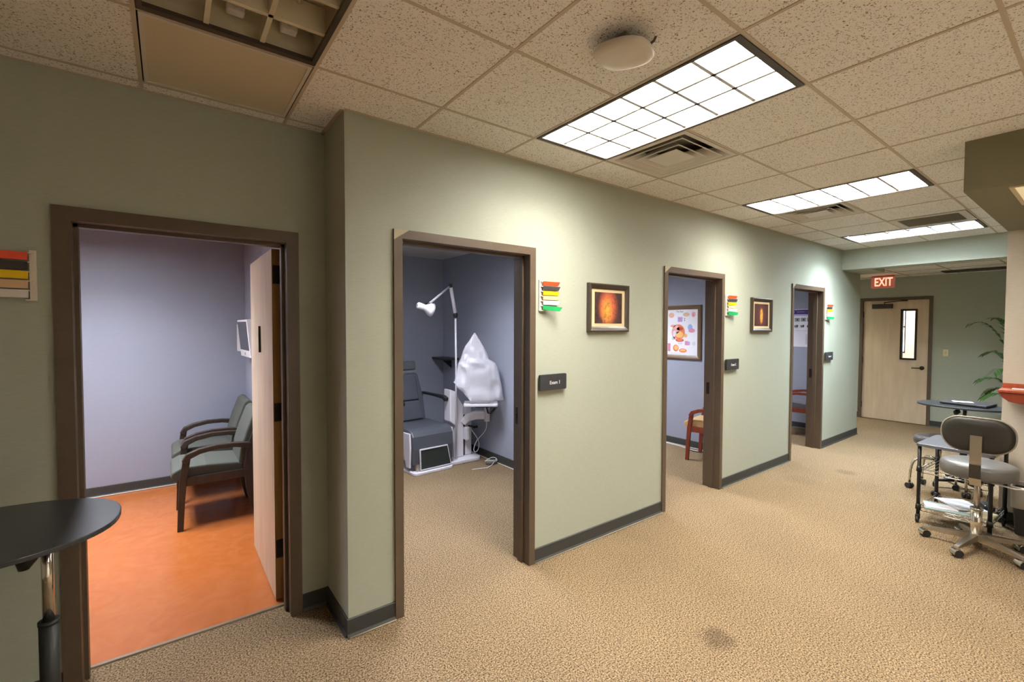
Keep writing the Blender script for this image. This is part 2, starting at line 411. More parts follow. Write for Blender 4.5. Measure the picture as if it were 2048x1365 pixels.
b = MB(); b.box(7.3, XF+0.14, RY, RY+0.12, 0, H)
struct(b.build('wall_passage', M_SAGE), 'sage wall closing the side passage', 'wall')

# cove base
def base(name, segs, label, h=0.10, t=0.008):
    """segs: list of (x0,y0,x1,y1,nx,ny): run and outward normal"""
    b = MB()
    for x0, y0, x1, y1, nx, ny in segs:
        d = Vector((x1-x0, y1-y0, 0)); l = d.length; d.normalize(); n = Vector((nx, ny, 0))
        prof = [(0, 0), (0.018, 0), (0.018, 0.003), (t, 0.018), (t, h-0.004), (t-0.004, h), (0, h)]
        r0 = [Vector((x0, y0, 0))+n*p+Vector((0, 0, z)) for p, z in prof]; r1 = [v+d*l for v in r0]
        b.loft([r0, r1], smooth=False)
    return struct(b.build(name, M_RUBBER), label, 'baseboard')
fo = 0.05
segs = [(XC-0.008, 0, DOORS[0][0]-fo, 0, 0, -1), (DOORS[0][1]+fo, 0, DOORS[1][0]-fo, 0, 0, -1), (DOORS[1][1]+fo, 0, DOORS[2][0]-fo, 0, 0, -1), (DOORS[2][1]+fo, 0, XE+0.008, 0, 0, -1)]
base('baseboard_front', segs+[(XC, YL, XC, 0, -1, 0), (XE, 0, XE, RY, 1, 0)], 'black rubber base along the sage hall wall')
base('baseboard_left', [(XB0, YL, OL[0]-0.065, YL, 0, -1), (OL[1]+0.065, YL, XC, YL, 0, -1)], 'black rubber base beside the left doorway')
base('baseboard_room_one', [(XB0, RY, -0.45, RY, 0, -1), (-0.45, RY, -0.45, YL+WT, -1, 0)], 'black rubber base in the orange floored room')
base('baseboard_exam_one', [(-0.29, RY, 2.06, RY, 0, -1), (2.06, RY, 2.06, WT, -1, 0)], 'black rubber base behind the instrument stand')
base('baseboard_exam_two', [(2.2, RY, 4.6, RY, 0, -1), (4.6, RY, 4.6, WT, -1, 0)], 'black rubber base behind the cherry chair with tan seat')
base('baseboard_exam_three', [(4.74, RY, 7.18, RY, 0, -1), (7.18, RY, 7.18, WT, -1, 0)], 'black rubber base in the farthest exam room')
base('baseboard_far', [(XF, EX[0]-0.05, XF, YB, -1, 0), (XF, RY, XF, EX[1]+0.05, -1, 0)], 'black rubber base beside the exit door')
base('baseboard_right', [(PX, SY, PX, YB, -1, 0), (PX, SY, PX+0.16, SY, 0, 1)], 'black rubber base below the wooden ledge')
M_BEAD = mat('white_floor_bead', (214, 206, 196), 0.6)
for nm, seg, lb in (('trim_2', (-2.9, RY-0.024, -0.47, RY-0.024), 'thin white bead along the orange floor edge'), ('trim_3', (2.036, RY-0.03, 2.036, 0.6), 'thin white bead at the carpet edge in the first exam room'), ('trim_4', (4.576, RY-0.03, 4.576, 0.3), 'thin white bead at the carpet edge in the second exam room'), ('trim_5', (XC, -0.021, DOORS[0][0]-fo, -0.021), 'pale bead at the foot of the base left of the first exam doorway'), ('trim_6', (DOORS[0][1]+fo, -0.021, DOORS[1][0]-fo, -0.021), 'pale bead at the foot of the base below the large orange picture'), ('trim_7', (DOORS[1][1]+fo, -0.021, DOORS[2][0]-fo, -0.021), 'pale bead at the foot of the base below the slim flame picture')):
    b = MB(); rr = 0.006 if int(nm[-1]) < 5 else 0.004; b.tube([(seg[0], seg[1], rr), (seg[2], seg[3], rr)], rr, 6)
    struct(b.build(nm, M_BEAD if int(nm[-1]) < 5 else mat('grey_floor_bead', (150, 140, 120), 0.7)), lb, 'trim')

# ------------------------------------------------------------------ door frames
def door_frame(name, label, x0, x1, zh, yf, depth, face=0.05, proud=0.014):
    """hollow metal frame in a wall parallel to x; yf = wall face on the hall side"""
    t = thing(name, label, 'door', ((x0+x1)/2, yf, 0), 0, kind='structure')
    w = (x1-x0)/2; d = depth
    for s in (-1, 1):
        # cross section in (x,y), swept up
        def P(x, y): return (s*(w+x), y)
        prof = [P(face, -proud), P(0, -proud), P(0, 0.055), P(-0.016, 0.055), P(-0.016, 0.10), P(0, 0.10), P(0, d+proud), P(face, d+proud), P(face, d+0.0005), P(0.028, d+0.0005), P(0.028, -0.0005), P(face, -0.0005)]
        b = MB(); b.prism(prof if s > 0 else prof[::-1], 0, zh, 'z')
        b.build('jamb', M_FRAME, t)
    prof = [(-proud, zh+face), (-proud, zh), (0.055, zh), (0.055, zh-0.016), (0.10, zh-0.016), (0.10, zh), (d+proud, zh), (d+proud, zh+face), (d+0.0005, zh+face), (d+0.0005, zh+0.028), (-0.0005, zh+0.028), (-0.0005, zh+face)]
    b = MB(); b.prism(prof, -w-face, w+face, 'x'); b.build('head', M_FRAME, t)
    return t
fr0 = door_frame('door_1', 'dark bronze door frame with a pale wood door swung open inside', OL[0], OL[1], 2.125, YL, WT, 0.062)
fr1 = door_frame('door_2', 'bronze frame of the doorway showing the grey exam chair', *DOORS[0], DZ, 0, WT)
fr2 = door_frame('door_3', 'bronze frame of the doorway showing the framed eye chart', *DOORS[1], DZ, 0, WT)
fr3 = door_frame('door_4', 'bronze frame of the doorway showing the purple headed notice', *DOORS[2], DZ, 0, WT)
for fr in (fr1, fr2, fr3):
    b = MB(); b.box(0.4525, 0.4605, 0.108, 0.14, 0.97, 1.09, 0.002); b.box(0.449, 0.454, 0.115, 0.133, 1.01, 1.05, 0.001, m=None)
    tag(b.build('strike_plate', M_HINGE, fr), 'dark bronze strike plate')
    b = MB(); b.prism([(-0.459, 2.2), (-0.42, 2.2), (-0.51, 2.14), (-0.51, 2.2)], -0.0155, -0.0145, 'y'); tag(b.build('chipped_corner', mat('chipped_paint', (186, 178, 150), 0.7), fr), 'chipped pale paint at the frame corner')
# open leaf of door 1 (local x relative to frame centre)
lx = -0.6235 - (OL[0]+OL[1])/2
leaf = thing('leaf', None, None); leaf.parent = fr0; leaf.location = (lx, 0.195, 0)
b = MB(); b.box(-0.0225, -0.0215, 0, 0.86, 0.012, 2.115); b.box(0.0215, 0.0225, 0, 0.86, 0.012, 2.115); b.build('veneer', M_DOORW, leaf)
b = MB(); b.box(-0.0214, 0.0214, 0.0, 0.86, 0.012, 2.115); b.build('core', M_DOOREDGE, leaf)
for z in (0.32, 1.145, 1.965):
    b = MB(); b.box(-0.018, 0.0215, -0.004, 0.0, z-0.055, z+0.055, 0.001); b.tube([(0.027, -0.01, z-0.055), (0.027, -0.01, z+0.055)], 0.007, 8); b.box(0.022, 0.045, -0.03, -0.008, z-0.055, z+0.055)
    tag(b.build('hinge', M_HINGE, leaf), 'dark bronze hinge')
b = MB(); b.box(-0.036, -0.0226, 0.425, 0.43, 1.485, 1.66, 0.001); tag(b.build('sign_holder', M_HINGE, leaf), 'thin dark plate seen edge on')

# ------------------------------------------------------------------ suspended ceiling
ceil = thing('ceiling', 'beige speckled suspended tile ceiling over the hall', 'ceiling', (0, 0, H), kind='structure')
b = MB(); b.box(XB0, XH, YB, 0, 0.24, 0.27); b.box(XB0, XC, 0, YL, 0.24, 0.27); b.build('deck', M_PLENUM, ceil)  # deck: unseen slab added over the tiles to block world light
def gx(i): return i*S
def gy(q): return -A0-q*S
FIX = {(1, 0), (1, 1), (5, 0), (5, 1), (9, 0), (9, 1), (-2, 0), (-2, 1), (1, 5), (1, 6)}
DIFF = {(2, 0), (6, 0)}; RET = {(8, 1), (-2, -1)}
regs = [(XB0, XC, YB, YL), (XC, SX, YB, 0.0), (SX, XH, SY, 0.0)]
full = None
for L_ in range(-7, 12):
    for q in range(-2, 9):
        if (L_, q) in FIX or (L_, q) in DIFF or (L_, q) in RET: continue
        x0, x1 = gx(L_)+0.0075, gx(L_+1)-0.0075; y1, y0 = gy(q)-0.0075, gy(q+1)+0.0075
        rc = []
        for (a, c, d, e) in regs:
            p = (max(x0, a), min(x1, c), max(y0, d), min(y1, e))
            if p[1]-p[0] > 0.004 and p[3]-p[2] > 0.004: rc.append(p)
        if not rc: continue
        if len(rc) == 1 and abs(rc[0][0]-x0) < 1e-6 and abs(rc[0][1]-x1) < 1e-6 and abs(rc[0][2]-y0) < 1e-6 and abs(rc[0][3]-y1) < 1e-6:
            if full is None:
                b = MB(); hw = (x1-x0)/2; b.box(-hw, hw, -hw, hw, 0.0025, 0.016); full = b.mesh('ceiling_tile', M_TILE)
            o = bpy.data.objects.new('ceiling_tile', full); COL.objects.link(o); o.location = ((x0+x1)/2, (y0+y1)/2, random.uniform(0, 0.001)); o.parent = ceil
        else:
            b = MB()
            for p in rc: b.box(p[0], p[1], p[2], p[3], 0.0025, 0.016)
            b.build('ceiling_tile', M_TILE, ceil)
# tee bars
def tee(x0, x1, y0, y1):
    b = MB(); b.box(x0, x1, y0, y1, 0, 0.005); b.build('tee_bar', M_TEE, ceil)
for L_ in range(-6, 11):
    x = gx(L_)
    if x < XB0 or x > XH: continue
    tee(x-0.0075, x+0.0075, YB if x < SX else SY, YL if x < XC else 0)
for q in range(-1, 9):
    y = gy(q)
    if y < YB: continue
    xa, xb = XB0, (XC if y > 0 else (XH if y > SY else SX))
    xs = [xa]+[gx(i) for i in range(-6, 11) if xa < gx(i) < xb]+[xb]
    b = MB()
    for a, c in zip(xs[:-1], xs[1:]):
        i = round((a if a != xa else gx(math.floor(xa/S)))/S)
        if (i, q) in FIX and (i, q-1) in FIX: continue       # inside a two cell fixture
        b.box(a+0.0075, c-0.0075, y-0.0075, y+0.0075, 0, 0.0045)
    b.build('tee_bar', M_TEE, ceil)
b = MB()
for x0, x1, y in ((XB0, XC, YL), (XC, XE if False else XH, 0)): b.box(x0, x1, y-0.02, y, -0.0005, 0.004)
b.box(XC-0.02, XC, 0, YL, -0.0005, 0.004); b.build('wall_angle', M_TEE, ceil)

# ------------------------------------------------------------------ light fixtures
def emis(name, col, e):
    return mat(name, (0.9, 0.9, 0.88, 1), 0.5, emit=(col, e))
def troffer(label, x0, y0, z, lit, col=WARM, e=30, nm='a', group='recessed troffer lights', louv=None, rows=(1, 1, 1)):
    """2 x 4 ft parabolic troffer; (x0,y0) its corner nearest the exam wall, running towards -y; recessed above z"""
    cx, cy = x0+S/2, y0-S
    t = thing('ceiling_light', label, 'ceiling light', (cx, cy, z), 0, group)
    hw, hl = S/2-0.009, S-0.009
    lm = louv or M_LOUV
    b = MB()
    b.box(-hw, hw, -hl, hl, 0.13, 0.135)
    for s in (-1, 1):
        b.box(s*hw, s*(hw-0.004), -hl, hl, 0.0, 0.13); b.box(-hw, hw, s*hl, s*(hl-0.004), 0.0, 0.13)
    b.build('housing', M_WHITEM if lit else M_LOUVD, t)
    b = MB(); f = 0.018; g = 0.05
    for s in (-1, 1):
        b.box(s*hw, s*(hw-f), -hl, hl, -0.004, 0.012); b.box(-hw+f, hw-f, s*hl, s*(hl-g*0.6), -0.004, 0.012)
    b.build('trim_frame', M_FIXF, t)
    iw, il = hw-f, hl-g*0.6
    # louver blades: two lengthwise, five across
    def blade(along, p):
        b = MB(); d0, d1 = 0.008, 0.105
        if along:
            d1 = 0.066
            b.prism([(p-0.0085, d0), (p+0.0085, d0), (p+0.0095, d1), (p-0.0095, d1)], -il, il, 'y')
        else: b.prism([(p-0.0085, d0), (p+0.0085, d0), (p+0.0095, d1), (p-0.0095, d1)], -iw, iw, 'x')
        b.build('louver_blade', lm, t)
    for k in (-1, 1): blade(True, k*iw/3)
    for k in range(1, 6): blade(False, -il+2*il*k/6)
    # three lamps with their glowing reflector troughs
    for k in range(3):
        xm = (k-1)*2*iw/3
        on = lit and rows[k]
        b = MB(); b.quad([(xm-iw/3+0.004, -il+0.004, 0.112), (xm-iw/3+0.004, il-0.004, 0.112), (xm+iw/3-0.004, il-0.004, 0.112), (xm+iw/3-0.004, -il+0.004, 0.112)])
        em = emis('lamp_glow_'+nm, col, e); em.cycles.emission_sampling = 'FRONT'
        b.build('lamp_trough', em if on else (M_LOUVD if not lit else mat('lamp_trough_off', (120, 116, 112), 0.4)), t)
        if not on:
            b = MB(); b.tube([(xm, -il+0.03, 0.095), (xm, il-0.03, 0.095)], 0.011, 8); b.build('lamp_tube', M_TUBEOFF, t)
            for s in (-1, 1):
                b = MB(); b.box(xm-0.03, xm+0.03, s*il, s*(il-0.04), 0.07, 0.11, 0.006); b.build('lamp_socket', M_WHITE, t)
    return t
troffer('lit ceiling light nearest the camera beside the round white access point', gx(1), gy(0), H, True, NEUT, E_FIX1, 'near')
troffer('lit ceiling light in the middle of the hall above the exam two doorway', gx(5), gy(0), H, True, NEUT, E_FIX2, 'mid')
troffer('cool white ceiling light just before the header beam with one dark lamp row', gx(9), gy(0), H, True, COOL, E_FIX3, 'far', rows=(0, 1, 1))
troffer('unlit ceiling light with dusty louvers at the top left', gx(-2), gy(0), H, False, louv=M_LOUVD)
troffer('unseen fill ceiling light behind the viewer on the right', gx(1), gy(5), H, True, NEUT, E_OFF, 'off')  # unseen, inferred from the bright foreground floor; strength raised as fill
def room_light(label, cx, cy, z, e, col, nm):
    troffer(label, cx-S/2, cy+S, z-0.136, True, col, e, nm)
room_light('surface ceiling light out of sight in the orange floored room', -1.75, 2.1, RZ, E_ROOM, ROOMC, 'room1')
room_light('surface ceiling light out of sight in exam room one', 0.75, 1.30, RZ, E_ROOM*0.72, ROOMC, 'room2')
room_light('surface ceiling light out of sight in exam room two', 3.3, 1.75, RZ, E_ROOM*0.85, ROOMC, 'room3')
room_light('surface ceiling light out of sight in exam room three', 5.9, 1.75, RZ, E_ROOM*0.6, ROOMC, 'room4')
room_light('unseen fill light added in the side passage by the exit', 8.3, 1.7, 2.54, E_ROOM*0.45, NEUT, 'pass')  # added out of view as base fill for the exit door area
# soffit light panel
t = thing('soffit_light', 'cream flush light panel under the olive soffit at the right edge', 'ceiling light', (SX+0.06+S/2, -2.025-S, SZ))
b = MB(); 
for s in (-1, 1): b.box(s*S/2, s*(S/2-0.02), -S, S, -0.008, 0.0); b.box(-S/2+0.02, S/2-0.02, s*S, s*(S-0.02), -0.008, 0.0)
b.build('frame', mat('cream_enamel', (214, 198, 160), 0.5), t)
b = MB(); b.box(-S/2+0.02, S/2-0.02, -S+0.02, S-0.02, -0.005, 0.0); b.build('lens', mat('cream_lens', (214, 196, 150), 0.5, emit=((1.0, 0.80, 0.48), 0.35)), t)

# ------------------------------------------------------------------ air diffusers and grilles
M_DIFF = mat('diffuser_enamel', (214, 208, 198), 0.45)
def diffuser(label, L_, q):
    cx, cy = gx(L_)+S/2, gy(q)-S/2
    t = thing('air_diffuser', label, 'air vent', (cx, cy, H), 0, 'square cone air diffusers')
    h = S/2-0.013
    def sq(r, z): return [Vector((r, r, z)), Vector((-r, r, z)), Vector((-r, -r, z)), Vector((r, -r, z))]
    def cone(nm, r0, z0, r1, z1, lip, m=M_DIFF):
        b = MB(); b.loft([sq(r0, z0), sq(r0, z0-0.003), sq(r0-lip, z0-0.003), sq(r1, z1), sq(r1, z1+0.003), sq(r0-lip, z0)], smooth=False, cap0=False, cap1=False); b.build(nm, m, t)
    b = MB(); b.box(-h, h, -h, h, 0.125, 0.13)
    for s in (-1, 1): b.box(s*h, s*(h-0.003), -h, h, 0.006, 0.125); b.box(-h, h, s*h, s*(h-0.003), 0.006, 0.125)
    b.build('plenum_box', mat('vent_interior', (164, 156, 144), 0.8), t)
    cone('outer_cone', h, 0.004, h-0.09, 0.06, 0.03)
    cone('middle_cone', h-0.065, 0.002, h-0.145, 0.055, 0.008)
    cone('inner_cone', h-0.13, -0.001, h-0.20, 0.045, 0.008)
    b = MB(); r = h-0.185; b.loft([sq(r, -0.004), sq(r, 0.0), sq(r*0.55, 0.016), sq(r*0.5, 0.016)], smooth=False); b.build('centre_plate', M_DIFF, t)
    return t
diffuser('square air diffuser beside the nearest lit ceiling light', 2, 0)
diffuser('square air diffuser beside the middle ceiling light', 6, 0)
def grille(label, L_, q, slats=True):
    cx, cy = gx(L_)+S/2, gy(q)-S/2; h = S/2-0.013
    t = thing('return_grille', label, 'air vent', (cx, cy, H), 0)
    if slats:
        b = MB()
        for s in (-1, 1): b.box(s*h, s*(h-0.06), -h, h, -0.004, 0.008); b.box(-h+0.06, h-0.06, s*h, s*(h-0.06), -0.004, 0.008)
        b.build('frame', M_DIFF, t)
        b = MB(); b.box(-h+0.06, h-0.06, -h+0.06, h-0.06, 0.04, 0.045); b.build('backing', mat('grille_dark', (60, 56, 50), 0.8), t)
        for k in range(24):
            y = -h+0.07+k*(2*h-0.14)/23
            b = MB(); b.prism([(y-0.008, 0.022), (y+0.006, 0.0), (y+0.008, 0.001), (y-0.006, 0.023)], -h+0.06, h-0.06, 'x'); b.build('slat', mat('grille_slat', (150, 140, 124), 0.5), t)
    else:
        b = MB(); b.box(-h, h, -h, h, 0.002, 0.005)
        pm = mat('perforated_enamel', (190, 178, 148), 0.5)
        nt = pm.node_tree; N = nt.nodes; Lk = nt.links
        if not N.get('perf'):
            g = N.new('ShaderNodeNewGeometry'); mp = N.new('ShaderNodeMapping'); mp.name = 'perf'; mp.inputs['Scale'].default_value = (160, 160, 0); mp.inputs['Rotation'].default_value = (0, 0, PI/4)
            Lk.new(g.outputs['Position'], mp.inputs[0])
            fr = N.new('ShaderNodeVectorMath'); fr.operation = 'FRACTION'; Lk.new(mp.outputs[0], fr.inputs[0])
            ds = N.new('ShaderNodeVectorMath'); ds.operation = 'DISTANCE'; ds.inputs[1].default_value = (0.5, 0.5, 0); Lk.new(fr.outputs[0], ds.inputs[0])
            cr = N.new('ShaderNodeValToRGB'); cr.color_ramp.elements[0].position = 0.26; cr.color_ramp.elements[0].color = srgb(190, 176, 146); cr.color_ramp.elements[1].position = 0.32; cr.color_ramp.elements[1].color = srgb(216, 206, 180)
            Lk.new(ds.outputs['Value'], cr.inputs[0]); Lk.new(cr.outputs[0], N['Principled BSDF'].inputs['Base Color'])
        b.build('perforated_face', pm, t)
        b = MB()
        for s in (-1, 1): b.box(s*h, s*(h-0.014), -h, h, -0.002, 0.0018); b.box(-h+0.014, h-0.014, s*h, s*(h-0.014), -0.002, 0.0018)
        b.build('frame', M_DIFF, t)
        b = MB(); b.box(-h+0.06, h-0.06, -h+0.06, h-0.06, 0.006, 0.16); b.build('duct_boot', MATS['vent_interior'], t)
grille('dark slatted return grille beside the cool white ceiling light', 8, 1)
grille('perforated return panel beside the unlit ceiling light', -2, -1, False)

# far low ceiling
fc = thing('ceiling_far', 'lower tile ceiling in front of the exit wall', 'ceiling', (0, 0, 2.54), kind='structure')
b = MB(); b.box(XH+0.16, XF, YB, RY, 0.02, 0.06); b.build('deck', M_PLENUM, fc)
for i in range(4):
    for q in range(-5, 9):
        x0, x1 = XH+0.16+i*S, min(XH+0.16+(i+1)*S, XF); y1, y0 = 0.35-q*S, 0.35-(q+1)*S
        if y0 < YB or y1 > RY or (x1 <= XE+0.01 and y0 >= 0.0): continue
        b = MB(); b.box(x0+0.011, x1-0.011, y0+0.011, y1-0.011, 0.005, 0.018); b.build('ceiling_tile', M_TILE, fc)
        b = MB(); b.box(x1-0.011, x1+0.011, y0, y1, 0, 0.004); b.build('tee_bar', M_TEE, fc); b = MB(); b.box(x0+0.011, x1-0.011, y0-0.011, y0+0.011, 0, 0.004); b.build('tee_bar', M_TEE, fc)
t = thing('ceiling_vent', 'dark slot vent in the low ceiling left of the pillar', 'air vent', (8.55, -1.3, 2.54))
b = MB(); b.box(-0.12, 0.12, -0.55, 0.55, -0.012, 0.0); b.build('frame', M_FIXF, t)
for k in range(6):
    b = MB(); b.box(-0.1+k*0.04-0.004, -0.1+k*0.04+0.004, -0.53, 0.53, -0.018, -0.012); b.build('slat', mat('vent_slat', (96, 92, 86), 0.5), t)

# ------------------------------------------------------------------ exit door, vestibule beyond, exit sign
t = thing('door_5', 'pale wood exit door with narrow glass and dark frame', 'door', (XF, (EX[0]+EX[1])/2, 0), 0, kind='structure')
w = (EX[1]-EX[0])/2
for s in (-1, 1):
    b = MB(); b.box(-0.014, 0.154, s*w, s*(w+0.028), 0, 2.15); b.box(-0.014, 0.0, s*(w+0.028), s*(w+0.05), 0, 2.15); b.box(0.06, 0.10, s*w, s*(w-0.016), 0, 2.15); b.build('jamb', M_FRAME, t)
b = MB(); b.box(-0.014, 0.154, -w-0.028, w+0.028, 2.15, 2.178); b.box(-0.014, 0.0, -w-0.05, w+0.05, 2.178, 2.2); b.box(-0.014, 0, -w-0.05, -w-0.028, 2.15, 2.178); b.box(-0.014, 0, w+0.028, w+0.05, 2.15, 2.178); b.box(0.06, 0.10, -w, w, 2.134, 2.15); b.build('head', M_FRAME, t)
lf = thing('leaf', None, None); lf.parent = t; lf.location = (0.012, 0, 0)
cy0 = (EX[0]+EX[1])/2
wy0, wy1, wz0, wz1 = -0.335-cy0, -0.14-cy0, 1.12, 1.97
b = MB()
b.box(0, 0.045, -w+0.003, wy0, 0.012, 2.145); b.box(0, 0.045, wy1, w-0.003, 0.012, 2.145); b.box(0, 0.045, wy0, wy1, 0.012, wz0); b.box(0, 0.045, wy0, wy1, wz1, 2.145)
b.build('panel', M_DOORW, lf)
b = MB(); k = 0.03
for s in (wy0, wy1): b.box(-0.008, 0.053, s-k/2, s+k/2, wz0-k/2, wz1+k/2)
for s in (wz0, wz1): b.box(-0.008, 0.053, wy0+k/2, wy1-k/2, s-k/2, s+k/2)
b.build('glazing_frame', M_HINGE, lf)
gm = mat('clear_glass', (240, 244, 244), 0.02, alpha=0.12); 
b = MB(); b.box(0.020, 0.025, wy0+k/2, wy1-k/2, wz0+k/2, wz1-k/2); b.build('pane', gm, lf)
hd = thing('lever_handle', None, None); hd.parent = lf; hd.location = (0, -w+0.075, 0.975)
b = MB(); b.lathe([(0, 0), (0.033, 0), (0.033, 0.008), (0.026, 0.014), (0, 0.014)], 20, M=T(0, 0, 0, 0, -PI/2)); b.tube([(-0.01, 0, 0), (-0.05, 0, 0), (-0.056, 0.012, 0), (-0.056, 0.125, -0.004)], 0.009, 8); b.build('lever', M_HINGE, hd)
cl = thing('door_closer', None, None); cl.parent = lf; cl.location = (0, 0.19, 2.05)
b = MB(); b.box(-0.055, 0, -0.16, 0.13, -0.045, 0.035, 0.006); b.build('closer_body', mat('closer_bronze', (64, 56, 50), 0.45), cl)
b = MB(); b.tube([(-0.03, -0.05, 0.035), (-0.06, -0.05, 0.06), (-0.09, -0.22, 0.075), (-0.03, -0.33, 0.085)], 0.008, 6); b.box(-0.035, 0, -0.36, -0.28, 0.075, 0.094); b.build('closer_arm', M_HINGE, cl)
for z in (0.25, 1.07, 1.9):
    b = MB(); b.tube([(-0.006, w-0.002, z-0.055), (-0.006, w-0.002, z+0.055)], 0.007, 8); b.build('hinge', M_HINGE, lf)
# vestibule seen through the narrow glass
b = MB(); b.box(11.0, 11.1, -1.4, 0.215, 0, 2.6); b.box(11.0, 11.1, 1.15, 2.0, 0, 2.6); b.box(11.0, 11.1, 0.215, 1.15, 0, 1.14); b.box(11.0, 11.1, 0.215, 1.15, 2.3, 2.6)
b.box(XF+0.14, 11.1, -1.5, -1.4, 0, 2.6); b.box(XF+0.14, 11.1, 2.0, 2.1, 0, 2.6); b.box(XF+0.14, 11.1, -1.5, 2.1, 2.6, 2.66)
struct(b.build('wall_vestibule', mat('vestibule_paint', (232, 218, 208), 0.7)), 'warm beige wall seen through the exit door glass', 'wall')
b = MB(); b.box(XF+0.14, 11.1, -1.5, 2.1, -0.06, -0.001); struct(b.build('floor_vestibule', M_CARPET), 'carpet beyond the exit door', 'floor')
wn = thing('window_1', 'bright window seen through the exit door glass', 'window', (11.0, 0.68, 1.14), kind='structure')
b = MB(); 
for y in (-0.465, 0.0, 0.465): b.box(0.02, 0.06, y-0.022, y+0.022, 0, 1.16)
for z in (0.0, 0.53, 1.14): b.box(0.02, 0.06, -0.465, 0.465, z, z+0.03)
b.build('window_frame', M_HINGE, wn)
b = MB(); b.box(0.07, 0.075, -0.47, 0.47, 0, 1.17); b.build('daylight_pane', mat('daylight_pane', (230, 238, 250), 0.4, emit=((0.62, 0.78, 1.0), 2.6)), wn)
troffer('unseen fill light added beyond the exit door for the beige wall', 9.9, 0.6, 2.6-0.136, True, NEUT, E_ROOM*0.7, 'vest')  # unseen fixture added to brighten the vestibule wall behind the glass

t = thing('exit_sign', 'glowing red exit sign hung above the pale wood door', 'sign', (8.55, 0.0, 2.335))
ey = 0.0
b = MB(); b.prism(rrect(0.32, 0.195, 0.02, 4, 0, 0.0975), 0.0, 0.02, 'x'); b.build('panel', mat('sign_acrylic', (206, 150, 144), 0.3, emit=((1.0, 0.16, 0.12), 0.10)), t)
text_mesh('EXIT', 0.195, mat('sign_letters', (255, 130, 100), 0.4, emit=((1.0, 0.22, 0.13), 2.6)), t, 'lettering', (-0.0015, -0.008, 0.096), (PI/2, 0, -PI/2), 0.001, bold=0.003, sx=0.62)
b = MB(); b.box(-0.01, 0.03, -0.15, 0.15, 0.193, 0.205); b.build('mounting_bar', mat('sign_mount', (120, 100, 92), 0.4, metal=0.5), t)

t = thing('light_switch', 'ivory wall switch right of the exit door', 'switch', (XF, -0.72, 1.25))
b = MB(); b.box(-0.006, 0, -0.036, 0.036, -0.058, 0.058, 0.003); b.build('plate', mat('ivory_plastic', (226, 214, 176), 0.4), t)
b = MB(); b.box(-0.014, -0.005, -0.006, 0.006, -0.012, 0.012, 0.002); b.build('toggle', mat('ivory_toggle', (206, 192, 150), 0.4), t)

# ------------------------------------------------------------------ wireless access point
t = thing('access_point', 'round white wireless access point under the ceiling', 'access point', (0.30, -1.24, H))
tilt = T(0, 0, -0.05, math.radians(4), math.radians(-3), math.radians(20))
b = MB()
rings = []
for r, z in ((0.095, 0.018), (0.108, 0.010), (0.112, 0.0), (0.106, -0.010), (0.085, -0.017), (0.04, -0.021), (0.004, -0.022)):
    rings.append([Vector((x, y, z)) for x, y in ellipse(r, r, 36, p=2.6)])
b.loft(rings, M=tilt); b.build('shell', mat('access_point_plastic', (214, 206, 194), 0.45), t)
b = MB(); b.box(-0.05, 0.05, -0.05, 0.05, -0.034, -0.002, 0.004); b.build('mount', mat('mount_grey', (110, 104, 96), 0.6), t)
b = MB(); b.tube([(0.06, -0.06, -0.03), (0.075, -0.085, -0.012), (0.08, -0.09, 0.004)], 0.005, 6); b.build('cable', M_FRAME, t)
b = MB()
for a in (2.35, 2.55): b.box(-0.008, 0.008, -0.002, 0.002, -0.0015, 0.0015, M=tilt @ T(0.1115*math.cos(a), 0.1115*math.sin(a), 0.001, 0, 0, a+PI/2))
b.build('status_light', mat('green_led', (120, 255, 60), 0.4, emit=((0.45, 1.0, 0.05), 2.0)), t)

# ------------------------------------------------------------------ signal flags, plaques and pictures
FLAGC = {'red': (226, 70, 30), 'black': (62, 58, 58), 'yellow': (246, 206, 20), 'tan': (226, 188, 148), 'white': (240, 236, 232), 'green': (10, 160, 86)}
def flag_rack(label, x, y, z0, side, cols, swing, length=0.15):
    """side=+1: flags point to +x"""
    t = thing('signal_flag_rack', label, 'flag rack', (x, y, z0), 0, 'coloured signal flag racks')
    b = MB(); b.box(-0.011, 0.011, -0.012, 0.0, 0, 0.216, 0.002)
    for k in range(len(cols)+1): b.box(0, side*0.022, -0.022, -0.004, 0.0+k*0.2/len(cols), 0.006+k*0.2/len(cols))
    b.build('rail', mat('flag_rail', (228, 220, 206), 0.45), t)
    n = len(cols)
    for k, c in enumerate(cols):
        z = 0.208-(k+0.5)*0.2/n; h = 0.2/n*0.84/2
        f = thing('flag', None, None); f.parent = t; f.location = (side*0.014, -0.014, z); f.rotation_euler = (0, math.radians(swing[k][1]), -side*math.radians(swing[k][0]))
        poly = [(0, h), (side*length, h), (side*(length-0.018), -h), (0, -h)]
        b = MB(); b.prism(poly if side > 0 else poly[::-1], -0.013, -0.001, 'y'); b.build('blade', mat('flag_'+c, FLAGC[c], 0.4), f)
    return t
SW = [(3, 0), (5, 0), (2, 0), (4, 0), (2, 0), (16, 5)]
C6 = ['red', 'black', 'yellow', 'tan', 'white', 'green']
flag_rack('signal flags left of the picture with the large orange shape', 0.93, 0, 1.770, 1, C6, SW)
flag_rack('signal flags left of the picture with the slim flame shape', 3.43, 0, 1.780, 1, C6, [(4, 0), (6, 0), (2, 0), (3, 0), (3, 0), (10, 2)])
flag_rack('signal flags nearest the exit beside the last exam doorway', 6.07, 0, 1.772, 1, C6, [(6, 0), (2, 0), (4, 0), (3, 0), (5, 0), (12, 2)])
flag_rack('signal flags at the left edge beside the orange floored room', -1.597, YL, 1.765, -1, ['red', 'black', 'yellow', 'tan', 'white', 'white'][:5], [(10, 0), (2, 0), (2, 1), (3, 1), (2, 1)], 0.2)
